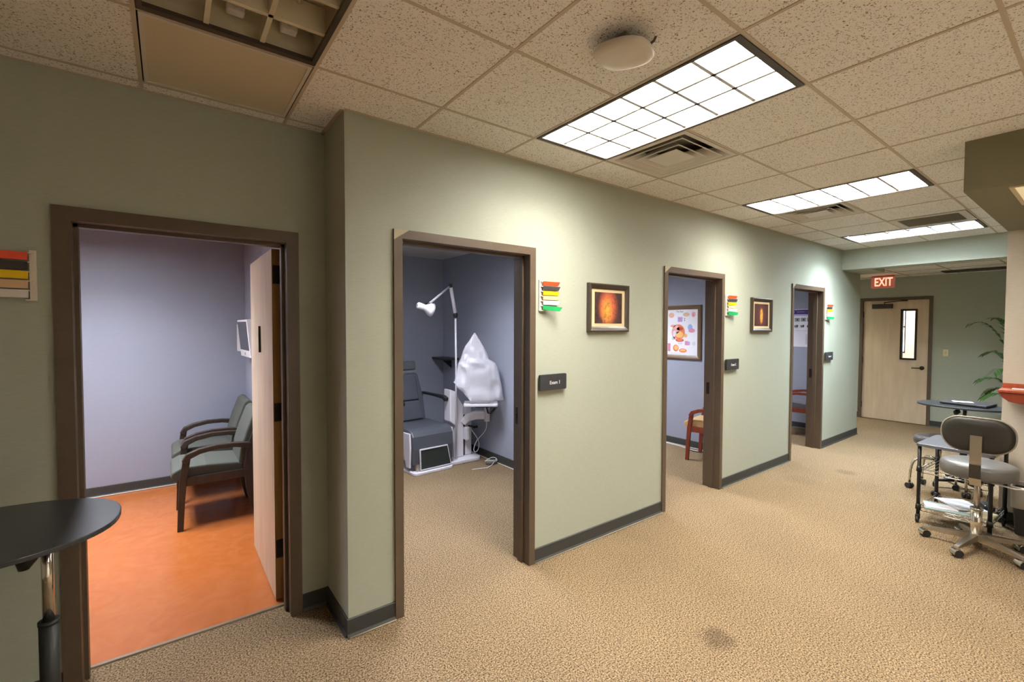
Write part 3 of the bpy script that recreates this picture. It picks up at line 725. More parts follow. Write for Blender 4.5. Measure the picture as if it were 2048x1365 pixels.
M_PLQ = mat('plaque_charcoal', (52, 52, 54), 0.45, noise=(60, 0.06))
def plaque(label, x, z, txt):
    t = thing('room_plaque', label, 'sign', (x, 0, z), 0, 'room name plaques')
    b = MB(); b.prism(rrect(0.25, 0.112, 0.01, 4, 0, 0.004), -0.03, -0.010, 'y', 0.002); b.build('face', M_PLQ, t)
    b = MB(); b.box(-0.115, 0.115, -0.010, 0, -0.055, 0.05, 0.002); b.build('back_plate', mat('plaque_back', (140, 134, 124), 0.5), t)
    text_mesh(txt, 0.034, M_WHITE, t, 'lettering', (0.012, -0.0308, 0.0), (PI/2, 0, 0), 0.0004, bold=0.0005)
plaque('charcoal Exam 1 plaque on the wall left of the large orange picture', 1.04, 1.265, 'Exam 1')
plaque('charcoal Exam 2 plaque beside the doorway with the framed eye chart', 3.54, 1.272, 'Exam 2')
plaque('small charcoal plaque on the last wall section before the exit', 6.17, 1.262, 'Exam 3')
def picture(label, x0, x1, z0, z1, art):
    cx, cz = (x0+x1)/2, (z0+z1)/2; w, h = (x1-x0)/2, (z1-z0)/2
    t = thing('framed_picture', label, 'picture', (cx, 0, cz), 0, 'framed pictures on the sage wall')
    fm = mat('picture_frame_dark', (66, 56, 46), 0.32)
    for s in (-1, 1):
        for ax in (0, 1):
            b = MB(); W_ = 0.042
            a, c = (w, h) if ax == 0 else (h, w)
            # mitred moulding, in local (along, across, depth)
            prof = [(0, 0.0), (0, 0.026), (0.010, 0.034), (0.022, 0.030), (0.032, 0.022), (W_, 0.016), (W_, 0.0)]
            r0, r1 = [], []
            for (p, d) in prof:
                if ax == 0: r0.append(Vector((s*(w-p), -d, -(h-p)))); r1.append(Vector((s*(w-p), -d, (h-p))))
                else: r0.append(Vector((-(w-p), -d, s*(h-p)))); r1.append(Vector(((w-p), -d, s*(h-p))))
            b.loft([r0, r1], smooth=False); b.build('frame_side', fm, t)
    b = MB(); mw, mh = w-0.042, h-0.042; m_ = 0.034
    b.box(-mw, mw, -0.012, -0.002, -mh, mh); b.build('mat_board', mat('cream_mat_board', (226, 206, 160), 0.7), t)
    b = MB(); b.box(-mw+m_, mw-m_, -0.0135, -0.0121, -mh+m_*0.7, mh-m_*0.7); b.build('print', nebula_mat('fundus_print_%d' % art, art), t)
picture('dark framed picture of a large glowing orange shape beside the Exam 1 flags', 1.397, 1.866, 1.622, 1.995, 0)
picture('smaller looking dark framed picture with a slim yellow flame shape', 3.945, 4.42, 1.610, 1.988, 1)

# ------------------------------------------------------------------ room one: chairs, monitor
def guest_chair(label, loc, rz, wood, fabric, arm='bow', group=None, W_=0.58):
    """origin on the floor at the centre, front towards -y"""
    t = thing('guest_chair', label, 'chair', loc, rz, group)
    hw = W_/2
    for s in (-1, 1):
        xa, xb = s*(hw-0.03), s*hw
        b = MB(); b.prism(ribbon([(-0.285, 0.0), (-0.275, 0.22), (-0.262, 0.40), (-0.235, 0.585)], [0.042, 0.046, 0.05, 0.052]), min(xa, xb), max(xa, xb), 'x', 0.004); b.build('leg', wood, t)
        b = MB(); b.prism(ribbon([(0.26, 0.0), (0.21, 0.25), (0.20, 0.45), (0.225, 0.62), (0.30, 0.86)], [0.045, 0.06, 0.075, 0.07, 0.04]), min(xa, xb), max(xa, xb), 'x', 0.004); b.build('leg', wood, t)
        pts = [(-0.252, 0.555), (-0.225, 0.60), (-0.15, 0.632), (-0.03, 0.652), (0.10, 0.650), (0.215, 0.632)]
        xa, xb = s*(hw-0.045), s*(hw+0.008)
        b = MB(); b.prism(ribbon(pts, [0.045, 0.048, 0.042, 0.038, 0.038, 0.05]), min(xa, xb), max(xa, xb), 'x', 0.006); b.build('armrest', wood, t)
        xa, xb = s*(hw-0.03), s*(hw-0.005)
        b = MB(); b.box(min(xa, xb), max(xa, xb), -0.27, 0.22, 0.36, 0.43, 0.003); b.build('seat_rail', wood, t)
    b = MB(); b.box(-hw+0.03, hw-0.03, -0.27, -0.245, 0.355, 0.42, 0.003); b.build('seat_rail', wood, t)
    b = MB(); b.box(-hw+0.03, hw-0.03, 0.18, 0.205, 0.36, 0.42, 0.003); b.build('seat_rail', wood, t)
    # cushions
    b = MB(); prof = [(-0.31, 0.40), (-0.345, 0.44), (-0.335, 0.475), (-0.28, 0.505), (-0.1, 0.505), (0.12, 0.485), (0.20, 0.475), (0.20, 0.42), (-0.1, 0.41)]
    b.prism(prof, -hw+0.038, hw-0.038, 'x', 0.012); b.build('seat', fabric, t)
    b = MB(); prof = [(0.13, 0.46), (0.20, 0.44), (0.245, 0.62), (0.315, 0.86), (0.318, 0.905), (0.285, 0.925), (0.245, 0.90), (0.185, 0.74), (0.145, 0.60)]
    b.prism(prof, -hw+0.04, hw-0.04, 'x', 0.014); b.build('backrest', fabric, t)
    return t
M_ESP = wood_mat('espresso_wood', (50, 38, 30), (64, 50, 40), 0.4)
M_CHERRY = wood_mat('cherry_wood', (112, 44, 28), (140, 62, 38), 0.35)
M_FSAGE = mat('chair_fabric_sage', (82, 84, 76), 0.9, noise=(300, 0.12))
M_FTAN = mat('chair_vinyl_tan', (206, 170, 118), 0.5)
M_FGREY = mat('chair_vinyl_grey', (116, 116, 124), 0.45)
guest_chair('dark wood guest chair with sage seat nearer the open door', (-0.80, 2.36, 0), -PI/2, M_ESP, M_FSAGE, group='guest chairs in the orange floored room')
guest_chair('dark wood guest chair with sage seat in the far corner', (-0.79, 3.05, 0), -PI/2, M_ESP, M_FSAGE, group='guest chairs in the orange floored room')
guest_chair('cherry wood armchair with tan seat under the framed eye chart', (4.31, 0.55, 0), math.radians(191), M_CHERRY, M_FTAN, W_=0.48)
guest_chair('cherry wood armchair with grey seat under the purple headed notice', (6.78, 0.52, 0), math.radians(191), M_CHERRY, M_FGREY, W_=0.5)

t = thing('wall_monitor', 'white wall mounted display tilted above the guest chairs', 'monitor', (-0.45, 2.79, 1.54))
Mm = T(-0.07, 0, 0, 0, math.radians(-5), math.radians(2))
b = MB(); b.box(-0.022, 0.022, -0.27, 0.27, -0.185, 0.185, 0.006, M=Mm); b.build('bezel', M_WHITE, t)
b = MB(); b.box(-0.0235, -0.0215, -0.245, 0.245, -0.115, 0.165, M=Mm); b.build('screen', mat('screen_dark', (72, 72, 78), 0.2), t)
b = MB(); b.lathe([(0, 0), (0.014, 0), (0.014, 0.002), (0, 0.002)], 16, M=Mm @ T(-0.022, 0, -0.15, 0, -PI/2)); b.build('round_mark', mat('mark_grey', (90, 90, 94), 0.4), t)
b = MB(); b.box(-0.055, 0.0, -0.06, 0.06, -0.06, 0.06, 0.004); b.box(-0.012, 0, -0.10, 0.10, -0.10, 0.10); b.build('wall_bracket', M_BLACK, t)
t = thing('wall_panel_display', 'thin white panel behind the wall mounted display', 'panel', (-0.45, 3.2, 1.53))
b = MB(); b.box(-0.075, -0.045, -0.14, 0.14, -0.14, 0.15, 0.005, M=T(0, 0, 0, 0, 0, math.radians(8))); b.build('panel', M_WHITE, t)
b = MB(); b.box(-0.05, 0.0, -0.04, 0.04, -0.04, 0.04); b.build('bracket', M_BLACK, t)

# ------------------------------------------------------------------ exam one: examination chair
t = thing('exam_chair', 'grey reclining eye examination chair with headrest', 'exam chair', (1.26, 2.62, 0), math.radians(4))
M_VIN = mat('exam_vinyl_grey', (76, 79, 87), 0.42, bump=(300, 0.05)); M_VIND = mat('exam_vinyl_dark', (74, 76, 80), 0.45)
b = MB(); b.prism(rrect(0.52, 0.86, 0.05, 5, -0.02, 0.03), 0.0, 0.03, 'z', 0.006); b.build('base_plate', M_WHITEM, t)
b = MB(); b.box(-0.13, 0.13, -0.06, 0.22, 0.03, 0.34, 0.02); b.build('lift_column', M_WHITEM, t)
b = MB(); prof = [(-0.335, 0.10), (-0.345, 0.28), (-0.335, 0.42), (-0.295, 0.475), (-0.22, 0.49), (0.27, 0.485), (0.30, 0.42), (0.28, 0.34), (-0.20, 0.32), (-0.26, 0.12)]
b.prism(prof, -0.268, 0.268, 'x', 0.016); b.build('seat', M_VIN, t)
for s in (-1, 1):
    b = MB(); prof = [(-0.355, 0.47), (-0.29, 0.50), (-0.18, 0.44), (-0.16, 0.30), (-0.24, 0.06), (-0.31, 0.06), (-0.27, 0.30), (-0.30, 0.40)]
    prof = [(-0.30, 0.46), (-0.05, 0.45), (0.20, 0.42), (0.20, 0.33), (-0.12, 0.30), (-0.22, 0.07), (-0.30, 0.07), (-0.315, 0.30)]
    b.prism(prof, s*0.27-(0.0 if s > 0 else 0.02), s*0.27+(0.02 if s > 0 else 0.0), 'x', 0.006); b.build('side_cover', M_WHITEM, t)
    b = MB(); b.box(s*0.20-0.022, s*0.20+0.022, -0.345, -0.30, 0.03, 0.11, 0.006); b.build('foot_bracket', M_BRUSH, t)
b = MB(); prof = [(-0.19, 0.275), (0.17, 0.275), (0.22, 0.045), (-0.18, 0.045)]
b.prism(ribbon(prof+[prof[0]], 0.012), -0.368, -0.350, 'y'); b.build('footrest_rim', M_WHITEM, t)
b = MB(); b.prism(prof, -0.362, -0.345, 'y'); b.build('footrest_pad', mat('footrest_rubber', (40, 46, 42), 0.7), t)
# backrest leaning back
Mb = T(0, 0.24, 0.47, math.radians(-12))
b = MB(); b.prism([(-0.25, 0.0), (0.25, 0.0), (0.25, 0.30), (0.20, 0.61), (-0.20, 0.61), (-0.25, 0.30)], 0.02, 0.12, 'y', 0.02, M=Mb); b.build('backrest', M_VIN, t)
b = MB(); b.prism([(-0.20, 0.02), (0.20, 0.02), (0.165, 0.26), (-0.165, 0.26)], -0.035, 0.03, 'y', 0.02, M=Mb); b.build('lumbar_pad', M_VIN, t)
b = MB(); b.prism([(-0.165, 0.27), (0.165, 0.27), (0.15, 0.58), (-0.15, 0.58)], -0.02, 0.03, 'y', 0.016, M=Mb); b.build('back_pad', M_VIN, t)
b = MB(); b.prism([(-0.262, 0.0), (0.262, 0.0), (0.262, 0.30), (0.212, 0.63), (-0.212, 0.63), (-0.262, 0.30)], 0.10, 0.135, 'y', 0.008, M=Mb); b.build('back_shell', M_WHITEM, t)
b = MB(); b.box(-0.165, 0.165, -0.03, 0.05, 0.65, 0.765, 0.022, 3, M=Mb); b.build('headrest', M_VIND, t)
b = MB(); b.box(-0.02, 0.02, 0.05, 0.08, 0.55, 0.74, M=Mb); b.build('headrest_post', M_BRUSH, t)
for s in (-1, 1):
    b = MB(); b.prism(ribbon([(0.40, 0.80), (0.10, 0.80), (-0.10, 0.795), (-0.16, 0.77)], [0.03, 0.03, 0.04, 0.05]), s*0.29-0.028, s*0.29+0.028, 'x', 0.008); b.build('armrest', M_BLACK, t)
    b = MB(); b.box(s*0.255-0.012, s*0.255+0.012, 0.36, 0.40, 0.48, 0.80, 0.006); b.build('arm_post', M_BLACK, t)

# ------------------------------------------------------------------ exam one: instrument stand, covered instrument, lamp
t = thing('instrument_stand', 'white ophthalmic instrument stand beside the exam chair', 'instrument stand', (1.75, 2.50, 0))
# local coordinates: world minus origin
b = MB(); b.prism([(-0.22, -0.16), (-0.20, -0.19), (0.18, -0.19), (0.22, -0.14), (0.27, 0.25), (-0.20, 0.25)], 0.0, 0.045, 'z', 0.01); b.build('base_plate', M_WHITEM, t)
b = MB(); b.prism([(-0.11, 0.045), (0.03, 0.045), (0.03, 0.68), (-0.04, 0.78), (-0.07, 0.86), (-0.16, 0.895), (-0.16, 0.50), (-0.085, 0.44), (-0.09, 0.25)], -0.06, 0.10, 'y', 0.012); b.build('column', M_WHITEM, t)
b = MB(); b.box(0.075, 0.165, -0.03, 0.09, 0.045, 0.66, 0.012); b.box(0.02, 0.10, -0.03, 0.09, 0.56, 0.66, 0.006); b.build('side_column', M_WHITEM, t)
b = MB(); b.box(0.03, 0.075, -0.01, 0.08, 0.045, 0.56); b.build('column_slot', mat('slot_dark', (70, 62, 56), 0.7), t)
# swing arm towards the viewer
Mu = T(0.0, -0.02, 0, 0, 0, math.radians(-42))
b = MB(); b.prism(ribbon([(0.04, 0.46), (0.10, 0.535), (0.20, 0.565), (0.32, 0.57)], [0.07, 0.10, 0.10, 0.10]), -0.045, 0.045, 'y', 0.012, M=Mu); b.build('swing_arm', M_WHITEM, t)
b = MB(); b.tube([Mu @ Vector((0.34, 0, 0.49)), Mu @ Vector((0.34, 0, 0.665))], 0.036, 16); b.build('arm_post', M_WHITEM, t)
b = MB(); b.tube([Mu @ Vector((0.34, 0, 0.665)), Mu @ Vector((0.34, 0, 0.735))], 0.02, 12); b.build('pivot', M_BRUSH, t)
b = MB(); b.box(0.03, 0.09, -0.12, -0.03, 0.25, 0.42, 0.02); b.build('arm_carriage', M_WHITEM, t)
b = MB(); b.tube([Mu @ Vector((0.33, -0.03, 0.70)), Mu @ Vector((0.36, -0.05, 0.60)), Mu @ Vector((0.39, -0.05, 0.595)), Mu @ Vector((0.44, -0.05, 0.66))], 0.009, 8); b.build('lever', M_BLACK, t)
b = MB(); b.tube([(0.10, -0.05, 0.42), (0.17, -0.10, 0.405)], 0.009, 8); b.box(0.14, 0.20, -0.12, -0.09, 0.39, 0.42, 0.004); b.build('lever', M_BLACK, t)
# tray: centre 1.80,2.08
Mt = T(0.05, -0.42, 0, 0, 0, math.radians(-33.4))
b = MB(); b.prism(rrect(0.40, 0.26, 0.03, 5), 0.735, 0.768, 'z', 0.008, M=Mt); b.build('tray', M_WHITEM, t)
b = MB(); b.box(-0.06, 0.10, -0.06, 0.06, 0.715, 0.735, M=Mt); b.build('tray_mount', M_BLACK, t)
b = MB(); b.tube(bez(Mu @ Vector((0.33, 0, 0.50)), Mu @ Vector((0.36, 0.02, 0.30)), (0.16, -0.14, 0.33), (0.15, -0.10, 0.12), 12)+bez((0.15, -0.10, 0.12), (0.16, -0.10, 0.06), (0.22, -0.12, 0.08), (0.21, -0.13, 0.2), 8)[1:]+bez((0.21, -0.13, 0.2), (0.20, -0.13, 0.27), (0.14, -0.1, 0.33), (0.12, -0.06, 0.40), 8)[1:], 0.005, 6); b.build('cable', M_WHITE, t)

# slit lamp under a plastic cover
C0 = Vector((1.80, 2.08, 0)); uu = Vector((0.835, -0.55, 0)); vv = Vector((0.55, 0.835, 0))
t = thing('covered_instrument', 'microscope like instrument under a translucent white plastic cover', 'instrument', (1.80, 2.08, 0.768), math.atan2(-0.55, 0.835))
M_SLIT = mat('instrument_dark', (46, 44, 54), 0.5); M_SLITG = mat('instrument_grey', (186, 184, 190), 0.5)
b = MB(); b.box(-0.13, 0.10, -0.09, 0.09, 0.0, 0.05, 0.01); b.tube([(-0.02, 0.02, 0.05), (-0.02, 0.02, 0.34)], 0.03, 12); b.build('instrument_base', M_SLITG, t)
b = MB(); b.tube([(-0.09, 0, 0.34), (0.10, 0, 0.34)], 0.035, 12); b.tube([(0.05, -0.07, 0.26), (0.05, 0.05, 0.26)], 0.025, 10); b.tube([(0.05, -0.075, 0.41), (0.05, 0.0, 0.41)], 0.012, 10); b.box(0.02, 0.08, -0.06, 0.02, 0.18, 0.24, 0.006); b.build('microscope_head', M_SLIT, t)
b = MB(); b.tube([(-0.08, 0.02, 0.34), (-0.08, 0.02, 0.80)], 0.015, 8); b.build('illumination_tower', M_SLITG, t)
from mathutils import noise as mnoise
def px(v): return (v-960)*0.00572
lev = [(0.015, 918, 1006, 0.125), (0.05, 911, 1006, 0.128), (0.17, 905, 1003, 0.125), (0.30, 908, 998.5, 0.118), (0.42, 912, 994, 0.108), (0.462, 914, 991, 0.10), (0.49, 916, 983, 0.092), (0.515, 918, 975, 0.082), (0.585, 922, 970.5, 0.07), (0.66, 927, 965, 0.055), (0.74, 937, 957, 0.03), (0.822, 946, 948, 0.006)]
rows = []
for (a_, c_) in zip(lev[:-1], lev[1:]):
    for k in range(3): rows.append(tuple(a_[i]+(c_[i]-a_[i])*k/3 for i in range(4)))
rows.append(lev[-1])
rings = []; NB = 64
for (z, l, r, d) in rows:
    cx = (px(l)+px(r))/2; rx = (px(r)-px(l))/2; ring = []
    for (x, y) in ellipse(rx, d, NB, p=4.0):
        lo = 0.012 + max(0, (-x-0.10))*1.1 + (0.02 if x > 0.15 else 0)
        zz = max(z, lo) if z > 0.016 else lo
        zz = max(zz, lo+0.25*z)
        v = Vector((cx+x, y, zz)); fade = min(1.0, (0.83-z)*4)
        q1 = mnoise.noise(Vector((v.x*9+1, v.y*9, zz*7)))*0.034+mnoise.noise(Vector((v.x*22, v.y*22+5, zz*16)))*0.022+abs(mnoise.noise(Vector((v.x*14+3, v.y*14, zz*20))))*0.016
        ring.append(v+Vector((0.35*q1, q1 if y < 0 else -q1, 0))*fade)
    rings.append(ring)
b = MB(); b.loft(rings, smooth=True, cap0=False)
pm = mat('plastic_cover', (228, 226, 234), 0.3, alpha=0.62, bump=(30, 0.5))
b.build('plastic_cover', pm, t)

# floor pedal
t = thing('foot_pedal', 'grey foot pedal with a coiled cord on the carpet', 'pedal', (1.97, 2.10, 0))
b = MB(); b.loft([[Vector((x, y, 0)) for x, y in ellipse(0.075, 0.05, 24)], [Vector((x, y, 0.03)) for x, y in ellipse(0.07, 0.045, 24)], [Vector((x, y, 0.045)) for x, y in ellipse(0.05, 0.03, 24)]]); b.build('pedal_body', mat('pedal_grey', (110, 108, 104), 0.5), t)
b = MB(); b.tube([Vector((0.08*math.cos(a)-0.01, 0.055*math.sin(a), 0.05+0.012*math.sin(a*2))) for a in [2*PI*i/18 for i in range(19)]]+[Vector((-0.06, -0.08, 0.01)), Vector((-0.14, -0.11, 0.005)), Vector((-0.32, -0.06, 0.005))], 0.004, 6); b.build('cord', M_WHITE, t)

# examination lamp on a pole
lw = lambda z: z
t = thing('exam_lamp', 'white jointed examination lamp on a tall pole above the covered instrument', 'lamp', (1.66, 2.40, 0.045))
k = 4.83/4.98
def lp(x, z, y=2.40):           # from points measured on the plane y = 2.55
    f = (y+2.43)/4.98
    return Vector((-1.137+(x+1.137)*f-1.66, y-2.40, 1.657+(z-1.657)*f-0.045))
b = MB(); b.tube([Vector((lp(1.735, 1.15).x, 0, 0.0)), lp(1.735, 1.15), lp(1.728, 1.77)], 0.012, 10); b.build('pole', M_WHITEM, t)
J1, J2, J3 = lp(1.728, 1.80), lp(1.658, 2.165), lp(1.352, 1.925, 2.30)
b = MB(); b.lathe([(0, -0.03), (0.02, -0.03), (0.028, -0.01), (0.028, 0.02), (0.018, 0.035), (0, 0.035)], 16, M=Matrix.Translation(J1)); b.build('pole_joint', M_BLACK, t)
b = MB(); b.tube([J1.lerp(J2, 0.08), J1.lerp(J2, 0.94)], 0.021, 12); b.build('lower_arm', M_WHITEM, t)
b = MB(); b.lathe([(0, -0.022), (0.018, -0.022), (0.02, 0), (0.018, 0.022), (0, 0.022)], 14, M=Matrix.Translation(J2)); b.build('elbow_joint', M_BLACK, t)
b = MB(); b.tube([J2.lerp(J3, 0.07), J2.lerp(J3, 0.95)], 0.013, 10); b.build('upper_arm', M_WHITEM, t)
b = MB(); b.lathe([(0, -0.022), (0.026, -0.022), (0.03, 0), (0.024, 0.022), (0, 0.022)], 14, M=Matrix.Translation(J3)); b.build('head_joint', M_BLACK, t)
hdir = (lp(1.39, 1.87, 2.26)-lp(1.22, 1.92, 2.26)).normalized()
rot = hdir.to_track_quat('Z', 'Y').to_matrix().to_4x4()
Mh = Matrix.Translation(lp(1.215, 1.915, 2.26)) @ rot
b = MB(); b.lathe([(0, 0.0), (0.03, 0.0), (0.037, 0.008), (0.038, 0.05), (0.033, 0.09), (0.045, 0.115), (0.07, 0.15), (0.078, 0.185), (0.072, 0.185), (0.06, 0.15), (0, 0.13)], 24, M=Mh); b.build('lamp_head', M_WHITEM, t)
b = MB(); b.lathe([(0, -0.002), (0.008, -0.002), (0.008, 0.002), (0, 0.002)], 12, M=Mh); b.build('switch', M_BLACK, t)

t = thing('wall_shelf', 'narrow dark shelf on the wall behind the lamp pole', 'shelf', (2.06, 3.25, 1.20))
b = MB(); b.box(-0.19, 0, -0.22, 0.22, 0.0, 0.03, 0.003); b.build('board', mat('shelf_dark', (52, 50, 52), 0.5), t)
b = MB(); b.prism([(0, 0), (-0.15, 0), (0, -0.12)], -0.01, 0.01, 'y'); b.build('bracket', M_BLACK, t)

# ------------------------------------------------------------------ exam two: charts, cable
def shape(b, poly, m, lay=0):
    """flat printed shape on a sheet facing -x: poly in (u to the right = -y, v up)"""
    b.quad([(-0.0004-0.0002*lay, -u, v) for u, v in poly], m)
INK = {k: mat('ink_'+k, c, 0.6) for k, c in {'coral': (222, 120, 84), 'deep': (186, 74, 48), 'rose': (226, 168, 158), 'pink': (208, 130, 160), 'blue': (150, 176, 220), 'violet': (176, 160, 206), 'amber': (232, 182, 106), 'tan': (214, 178, 150), 'dark': (60, 56, 62), 'grey': (150, 150, 158), 'pale': (214, 212, 224), 'purple': (74, 44, 128), 'lilac': (196, 182, 226), 'mid': (104, 102, 112)}.items()}
M_PAPER = mat('poster_paper', (238, 236, 242), 0.55)
pw, ph = 0.62, 0.75                                   # outer frame
t = thing('framed_eye_chart', 'brown framed anatomy chart of the eye in the second exam room', 'poster', (4.6, 0.945+pw/2, 1.59))
fw = 0.058; hw, hh = pw/2, ph/2
for s in (-1, 1):
    for ax in (0, 1):
        prof = [(0, 0.0), (0, 0.022), (0.014, 0.03), (0.035, 0.024), (fw, 0.012), (fw, 0.0)]; r0, r1 = [], []
        for p_, d in prof:
            if ax == 0: r0.append(Vector((-d, s*(hw-p_), -(hh-p_)))); r1.append(Vector((-d, s*(hw-p_), hh-p_)))
            else: r0.append(Vector((-d, -(hw-p_), s*(hh-p_)))); r1.append(Vector((-d, hw-p_, s*(hh-p_))))
        b = MB(); b.loft([r0, r1], smooth=False); b.build('frame_side', mat('poster_frame_walnut', (104, 82, 58), 0.4), t)
b = MB(); b.box(-0.010, -0.001, -hw+fw, hw-fw, -hh+fw, hh-fw); sheet = b.build('sheet', M_PAPER, t)
# drawing, coordinates as fractions of the sheet seen in the photo (u 0..1 left-right of the visible sheet, v 0..1 bottom-top)
b = MB(); PWs, PHs = pw-2*fw, ph-2*fw
def q(u, v): return ((u-0.5)*PWs, (v-0.5)*PHs)
def el(u, v, ru, rv, m, lay=0, n=20): shape(b, [( (u-0.5)*PWs+ru*PWs*math.cos(2*PI*i/n), (v-0.5)*PHs+rv*PHs*math.sin(2*PI*i/n)) for i in range(n)], INK[m], lay)
def rc(u0, v0, u1, v1, m, lay=0): shape(b, [q(u0, v0), q(u1, v0), q(u1, v1), q(u0, v1)], INK[m], lay)
el(0.42, 0.50, 0.21, 0.18, 'rose'); el(0.44, 0.51, 0.18, 0.155, 'coral', 1); el(0.37, 0.56, 0.09, 0.09, 'rose', 2); el(0.47, 0.58, 0.10, 0.04, 'deep', 2); el(0.46, 0.45, 0.12, 0.07, 'amber', 2); el(0.30, 0.47, 0.05, 0.07, 'pale', 3)
el(0.47, 0.325, 0.13, 0.035, 'deep', 1); el(0.47, 0.33, 0.09, 0.022, 'coral', 2); el(0.65, 0.43, 0.05, 0.045, 'amber'); el(0.26, 0.64, 0.09, 0.03, 'rose')
el(0.78, 0.61, 0.07, 0.07, 'blue'); el(0.83, 0.54, 0.10, 0.045, 'pink', 1); el(0.20, 0.88, 0.09, 0.06, 'tan'); el(0.21, 0.87, 0.05, 0.03, 'rose', 1); el(0.66, 0.89, 0.10, 0.045, 'tan'); el(0.88, 0.89, 0.06, 0.06, 'rose'); el(0.87, 0.88, 0.03, 0.04, 'pink', 1)
rc(0.40, 0.73, 0.55, 0.84, 'violet'); rc(0.43, 0.76, 0.49, 0.82, 'pink', 1); el(0.61, 0.80, 0.015, 0.012, 'dark'); el(0.61, 0.76, 0.015, 0.012, 'dark')
rc(0.63, 0.22, 0.72, 0.31, 'pink'); rc(0.72, 0.22, 0.78, 0.30, 'violet'); el(0.90, 0.26, 0.05, 0.04, 'pale'); el(0.27, 0.36, 0.05, 0.04, 'pale'); rc(0.42, 0.24, 0.55, 0.27, 'pale'); 
rc(0.09, 0.07, 0.18, 0.25, 'pink'); el(0.35, 0.15, 0.09, 0.075, 'coral'); el(0.36, 0.155, 0.06, 0.05, 'amber', 1); el(0.57, 0.10, 0.12, 0.045, 'coral'); el(0.57, 0.105, 0.08, 0.02, 'amber', 1)
for i in range(9): rc(0.62, 0.68-i*0.03-0.20, 0.95, 0.684-i*0.03-0.20, 'pale', 4) if i > 6 else rc(0.08+0.03*(i % 2), 0.02+0.004*i, 0.5, 0.0215+0.004*i, 'pale')
o = b.build('printed_drawings', None, sheet); o.location = (-0.0102, 0, 0)
text_mesh('The Eye', 0.034, INK['dark'], sheet, 'title', (-0.0105, 0.02, PHs/2-0.028), (PI/2, 0, -PI/2), 0.0002)
b = MB(); b.box(-0.0015, 0, -0.44, 0.0, -0.31, 0.30)
t2 = thing('notice_sheet', 'white notice edge just right of the framed eye chart', 'poster', (4.6, 0.885, 1.665))
b.build('sheet', M_PAPER, t2)
b = MB(); shape(b, [(0.06+0.05*math.cos(2*PI*i/20), 0.24+0.05*math.sin(2*PI*i/20)) for i in range(20)], INK['lilac']); shape(b, [(0.12, 0.20), (0.42, 0.20), (0.42, 0.28), (0.12, 0.28)], INK['purple']); o = b.build('printed_header', None, t2); o.location = (-0.0016, 0, 0)
t = thing('floor_cable', 'white and black cables lying along the wall under the cherry chair', 'cable', (4.5, 1.0, 0))
b = MB(); b.tube([(0.05, 0.6, 0.006), (0.03, 0.2, 0.006), (-0.02, 0.0, 0.006), (0.0, -0.3, 0.006), (0.04, -0.5, 0.006)], 0.006, 6); b.build('white_cable', M_WHITE, t)
b = MB(); b.tube([(0.0, 0.1, 0.006), (-0.06, -0.05, 0.006), (-0.03, -0.2, 0.015), (-0.08, -0.35, 0.006)], 0.005, 6); b.build('black_cable', M_BLACK, t)

# exam three notice
t = thing('clinic_notice', 'white notice with a purple heading in the farthest exam room', 'poster', (7.18, 0.70, 1.655))
b = MB(); b.box(-0.0015, 0, -0.24, 0.24, -0.31, 0.31); sh = b.build('sheet', M_PAPER, t)
b = MB()
def R_(u0, v0, u1, v1, m, lay=0): shape(b, [(u0, v0), (u1, v0), (u1, v1), (u0, v1)], INK[m], lay)
R_(-0.13, 0.222, 0.24, 0.30, 'purple'); R_(-0.13, 0.195, 0.24, 0.215, 'lilac')
shape(b, [(-0.165+0.045*math.cos(2*PI*i/24), 0.262+0.045*math.sin(2*PI*i/24)) for i in range(24)], INK['lilac'], 1)
for i in range(4): R_(-0.085, 0.262-0.018*(i > 1), 0.03+0.03*(i % 2), 0.266-0.018*(i > 1), 'pale', 2) if i in (0, 2) else R_(-0.085, 0.244, 0.10, 0.254, 'pale', 2)
for k in range(4):
    x = -0.115+k*0.092
    R_(x, 0.105, x+0.078, 0.168, 'grey'); R_(x+0.03, 0.12, x+0.055, 0.15, 'dark', 1)
    R_(x, 0.01, x+0.045, 0.018, 'dark'); R_(x, 0.018, x+0.022, 0.045, 'mid'); R_(x+0.026, 0.018, x+0.052, 0.05, 'dark')
R_(-0.19, 0.10, -0.135, 0.17, 'pale'); R_(-0.19, 0.01, -0.135, 0.05, 'pale')
for i in range(9): R_(-0.18, -0.05-i*0.026, 0.02+0.02*(i % 3), -0.047-i*0.026, 'pale', 1)
R_(0.05, -0.27, 0.20, -0.10, 'pale'); R_(-0.10, -0.048, 0.2, -0.045, 'mid')
o = b.build('printed_layout', None, sh); o.location = (-0.0016, 0, 0)

